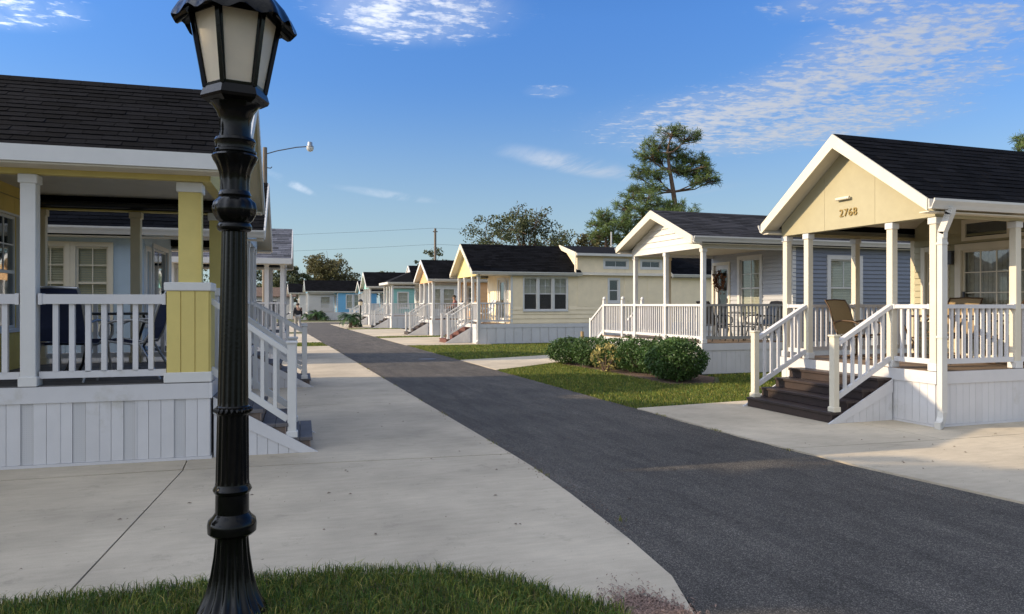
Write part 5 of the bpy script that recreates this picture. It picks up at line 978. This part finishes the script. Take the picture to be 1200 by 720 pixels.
pine('small pine at the left foot of the pines, beside the mast', 60, [(710, 300), (710, 275), (711, 262)], [(705, 252, 10, 5), (718, 256, 11, 6), (698, 262, 9, 5), (712, 268, 13, 6), (728, 264, 10, 6), (700, 276, 10, 5), (722, 278, 12, 6), (735, 285, 10, 6)], 710, .42, 22, .18)
pine('pine tip showing over the right end of the tan roof', 58, [(1215, 260), (1212, 200), (1208, 170)], [(1200, 165, 10, 5), (1215, 160, 12, 6), (1195, 174, 9, 4), (1212, 176, 14, 7), (1230, 170, 14, 8), (1225, 185, 14, 8)], 1215, .42, 22, .25)
def bush(label, c, r, n, lm, size, name='hedge_bush', group=None, flat=1.0, cat='bush', nl=26, asp=.5):
    t = thing(name, label, cat, (c[0], c[1], -.02), 0, group); mb = MB(); P = []
    for k in range(12): a = random.uniform(0, 6.28); q = Vector((math.cos(a) * r[0] * .6, math.sin(a) * r[1] * .6, r[2] * random.uniform(.7, 1.3))); mb.tube([(q.x * .15, q.y * .15, 0), (q.x * .5, q.y * .5, q.z * .5), q], [.018, .012, .006], 5)
    mb.build('stems', 'bark', t); z = r[2]
    C = blob_pts((0, 0, z * .95), (r[0] * .88, r[1] * .88, z * .85), nl, .7)
    for q in C: P.append(blob_pts(q, np.array((.22, .22, .17)) * max(.7, r[2] / .45), n // (2 * nl), .35))
    Q = blob_pts((0, 0, z * .95), (r[0] * .97, r[1] * .97, z * .95), n // 2, .8); P.append(Q); P = np.concatenate(P); P = P[P[:, 2] > .03]; link('foliage', cards(P, size, lm, asp, .3), t); return t
hb = [((8.25, 19.0), (.60, .75, .40), 'far left bush of the clipped hedge beside the walkway'), ((8.5, 18.0), (.58, .80, .42), 'second bush from the left in the clipped hedge'), ((8.7, 17.0), (.58, .80, .43), 'third hedge bush from the left, behind the yellow leaved plant'), ((8.82, 16.0), (.58, .80, .44), 'fourth hedge bush from the left, behind and right of the yellow leaved plant'), ((8.85, 15.0), (.60, .80, .46), 'hedge bush just left of the big rounded bush')]
for c, r, lb in hb: bush(lb, c, r, 5200, 'hedge_leaf', .062, group='bushes of the clipped hedge')
bush('biggest rounded dark green bush at the right end of the hedge', (8.66, 14.05), (.68, .78, .48), 9500, 'hedge_leaf', .062, group='bushes of the clipped hedge', nl=40)
t = bush('sparse yellow green croton in front of the hedge middle', (8.12, 16.4), (.36, .48, .38), 230, 'croton_leaf', .10, 'croton_plant', None, cat='shrub', nl=12, asp=.45)
def palm(label, loc, n, ln, h=0.0, name='cycad', group='palms at the lane end'):
    t = thing(name, label, 'palm', loc, 0, group); MB().tube([(0, 0, -.05), (0, 0, h + .18)], [.13, .10], 10).build('trunk', 'bark', t, smooth=True); V, F = [], []
    for k in range(n):
        a = k * 2.399; el = random.uniform(.25, 1.3); L = ln * random.uniform(.8, 1.1); d = Vector((math.cos(a), math.sin(a), 0)); sd_ = Vector((-d.y, d.x, 0)); prev = Vector((0, 0, h + .15)); m_ = 12; ang = el
        for i in range(m_):
            nx = prev + (d * math.cos(ang) + Vector((0, 0, math.sin(ang)))) * L / m_; ang -= .16; w_ = ln * .26 * math.sin(math.pi * (i + 1.2) / (m_ + 1.4))
            for sg in (-1, 1):
                b = len(V); V += [prev, nx, prev.lerp(nx, .9) + sd_ * sg * w_ + d * w_ * .5 - Vector((0, 0, w_ * .25))]; F.append((b, b + 1, b + 2))
            prev = nx
    link('fronds', np_mesh(np.array([tuple(v) for v in V]), np.array(F), 'palm_leaf'), t); return t
p = tq(411, 384, 52); palm('bushy palm beside the small black lamp post', (p.x, p.y, 0), 34, 1.15, .5); p = tq(416, 384, 53.5); palm('low cycad at the foot of the small lamp post', (p.x, p.y, 0), 26, .7, .05)
p = tq(371, 375, 77); palm('dark cycad in front of the bright blue end cottage porch', (p.x, p.y, 0), 34, 1.25, .45); p = tq(381, 376, 76); palm('smaller cycad by the end cottage steps', (p.x, p.y, 0), 20, .7, .05); p = tq(361, 376, 77); palm('leftmost low cycad in front of the end cottage', (p.x, p.y, 0), 24, .95, .2)

# unseen oaks added left of the lane, crowns shaped to shade the ground
random.seed(5)
tree('large unseen oak added left of the corner to shade it', (-15.5, 8.0, 0), [(random.uniform(-3, 3), random.uniform(-3.4, 1.7), random.uniform(5.6, 11.0), random.uniform(1.2, 1.8)) for k in range(28)], 'oak_leaf', 16000, .34, .42)

tree('second unseen oak added behind the yellow and pale blue cottages to block sun', (-13, 15.5, 0), [(random.uniform(-2, 2), random.uniform(-2.0, 2.0), random.uniform(3.4, 7.2), random.uniform(1.0, 1.4)) for k in range(32)], 'oak_leaf', 16000, .34, .36)  # added out of view to block sun through the gap between cottages

p = tq(501, 420.5, 22.3); tag(MB().lathe([(.27, -.03), (.27, -.006), (.24, -.004), (.01, -.005)], 20).build('valve_cover', 'dark_frame', None, (p.x, p.y, 0)), 'small round dark valve cover set in the asphalt lane', 'valve cover')
blades('edge_weeds', [(2.60, 5), (2.66, 5), (2.68, 29), (2.62, 29)], 900, .035, .006, -.01, ['lawn_blade', 'dry_blade'], [.6, .4], lambda Q: (np.sin(Q[:, 1] * 3.1) + np.sin(Q[:, 1] * 7.7)) > .9)
blades('edge_weeds', [(5.66, 6.5), (5.71, 6.5), (5.70, 10.4), (5.66, 10.4)], 260, .03, .006, -.01, ['lawn_blade', 'dry_blade'], [.5, .5], lambda Q: (np.sin(Q[:, 1] * 4.1) + np.sin(Q[:, 1] * 9.3)) > .9)
V, F = [], []
for k in range(1100):
    y = random.uniform(4.5, 24); e = 2.63 if y > 7 else 2.63 - (7 - y) ** 2 * .02; x = e + abs(random.gauss(0, .10)) * random.choice((1, 1, 1, -.5)); r = random.uniform(.003, .009); z = -.012 if x > e else 0; n = len(V)
    if k % 3 == 0: x = 5.67 - abs(random.gauss(0, .09)); z = -.012
    V += [(x - r, y - r * .6, z), (x + r, y - r, z), (x + r * .3, y + r, z), (x, y, z + r)]; F += [(n, n + 1, n + 3), (n + 1, n + 2, n + 3), (n + 2, n, n + 3)]
o = link('edge_grit', np_mesh(np.array(V), np.array(F), 'bark')); o['kind'] = 'stuff'
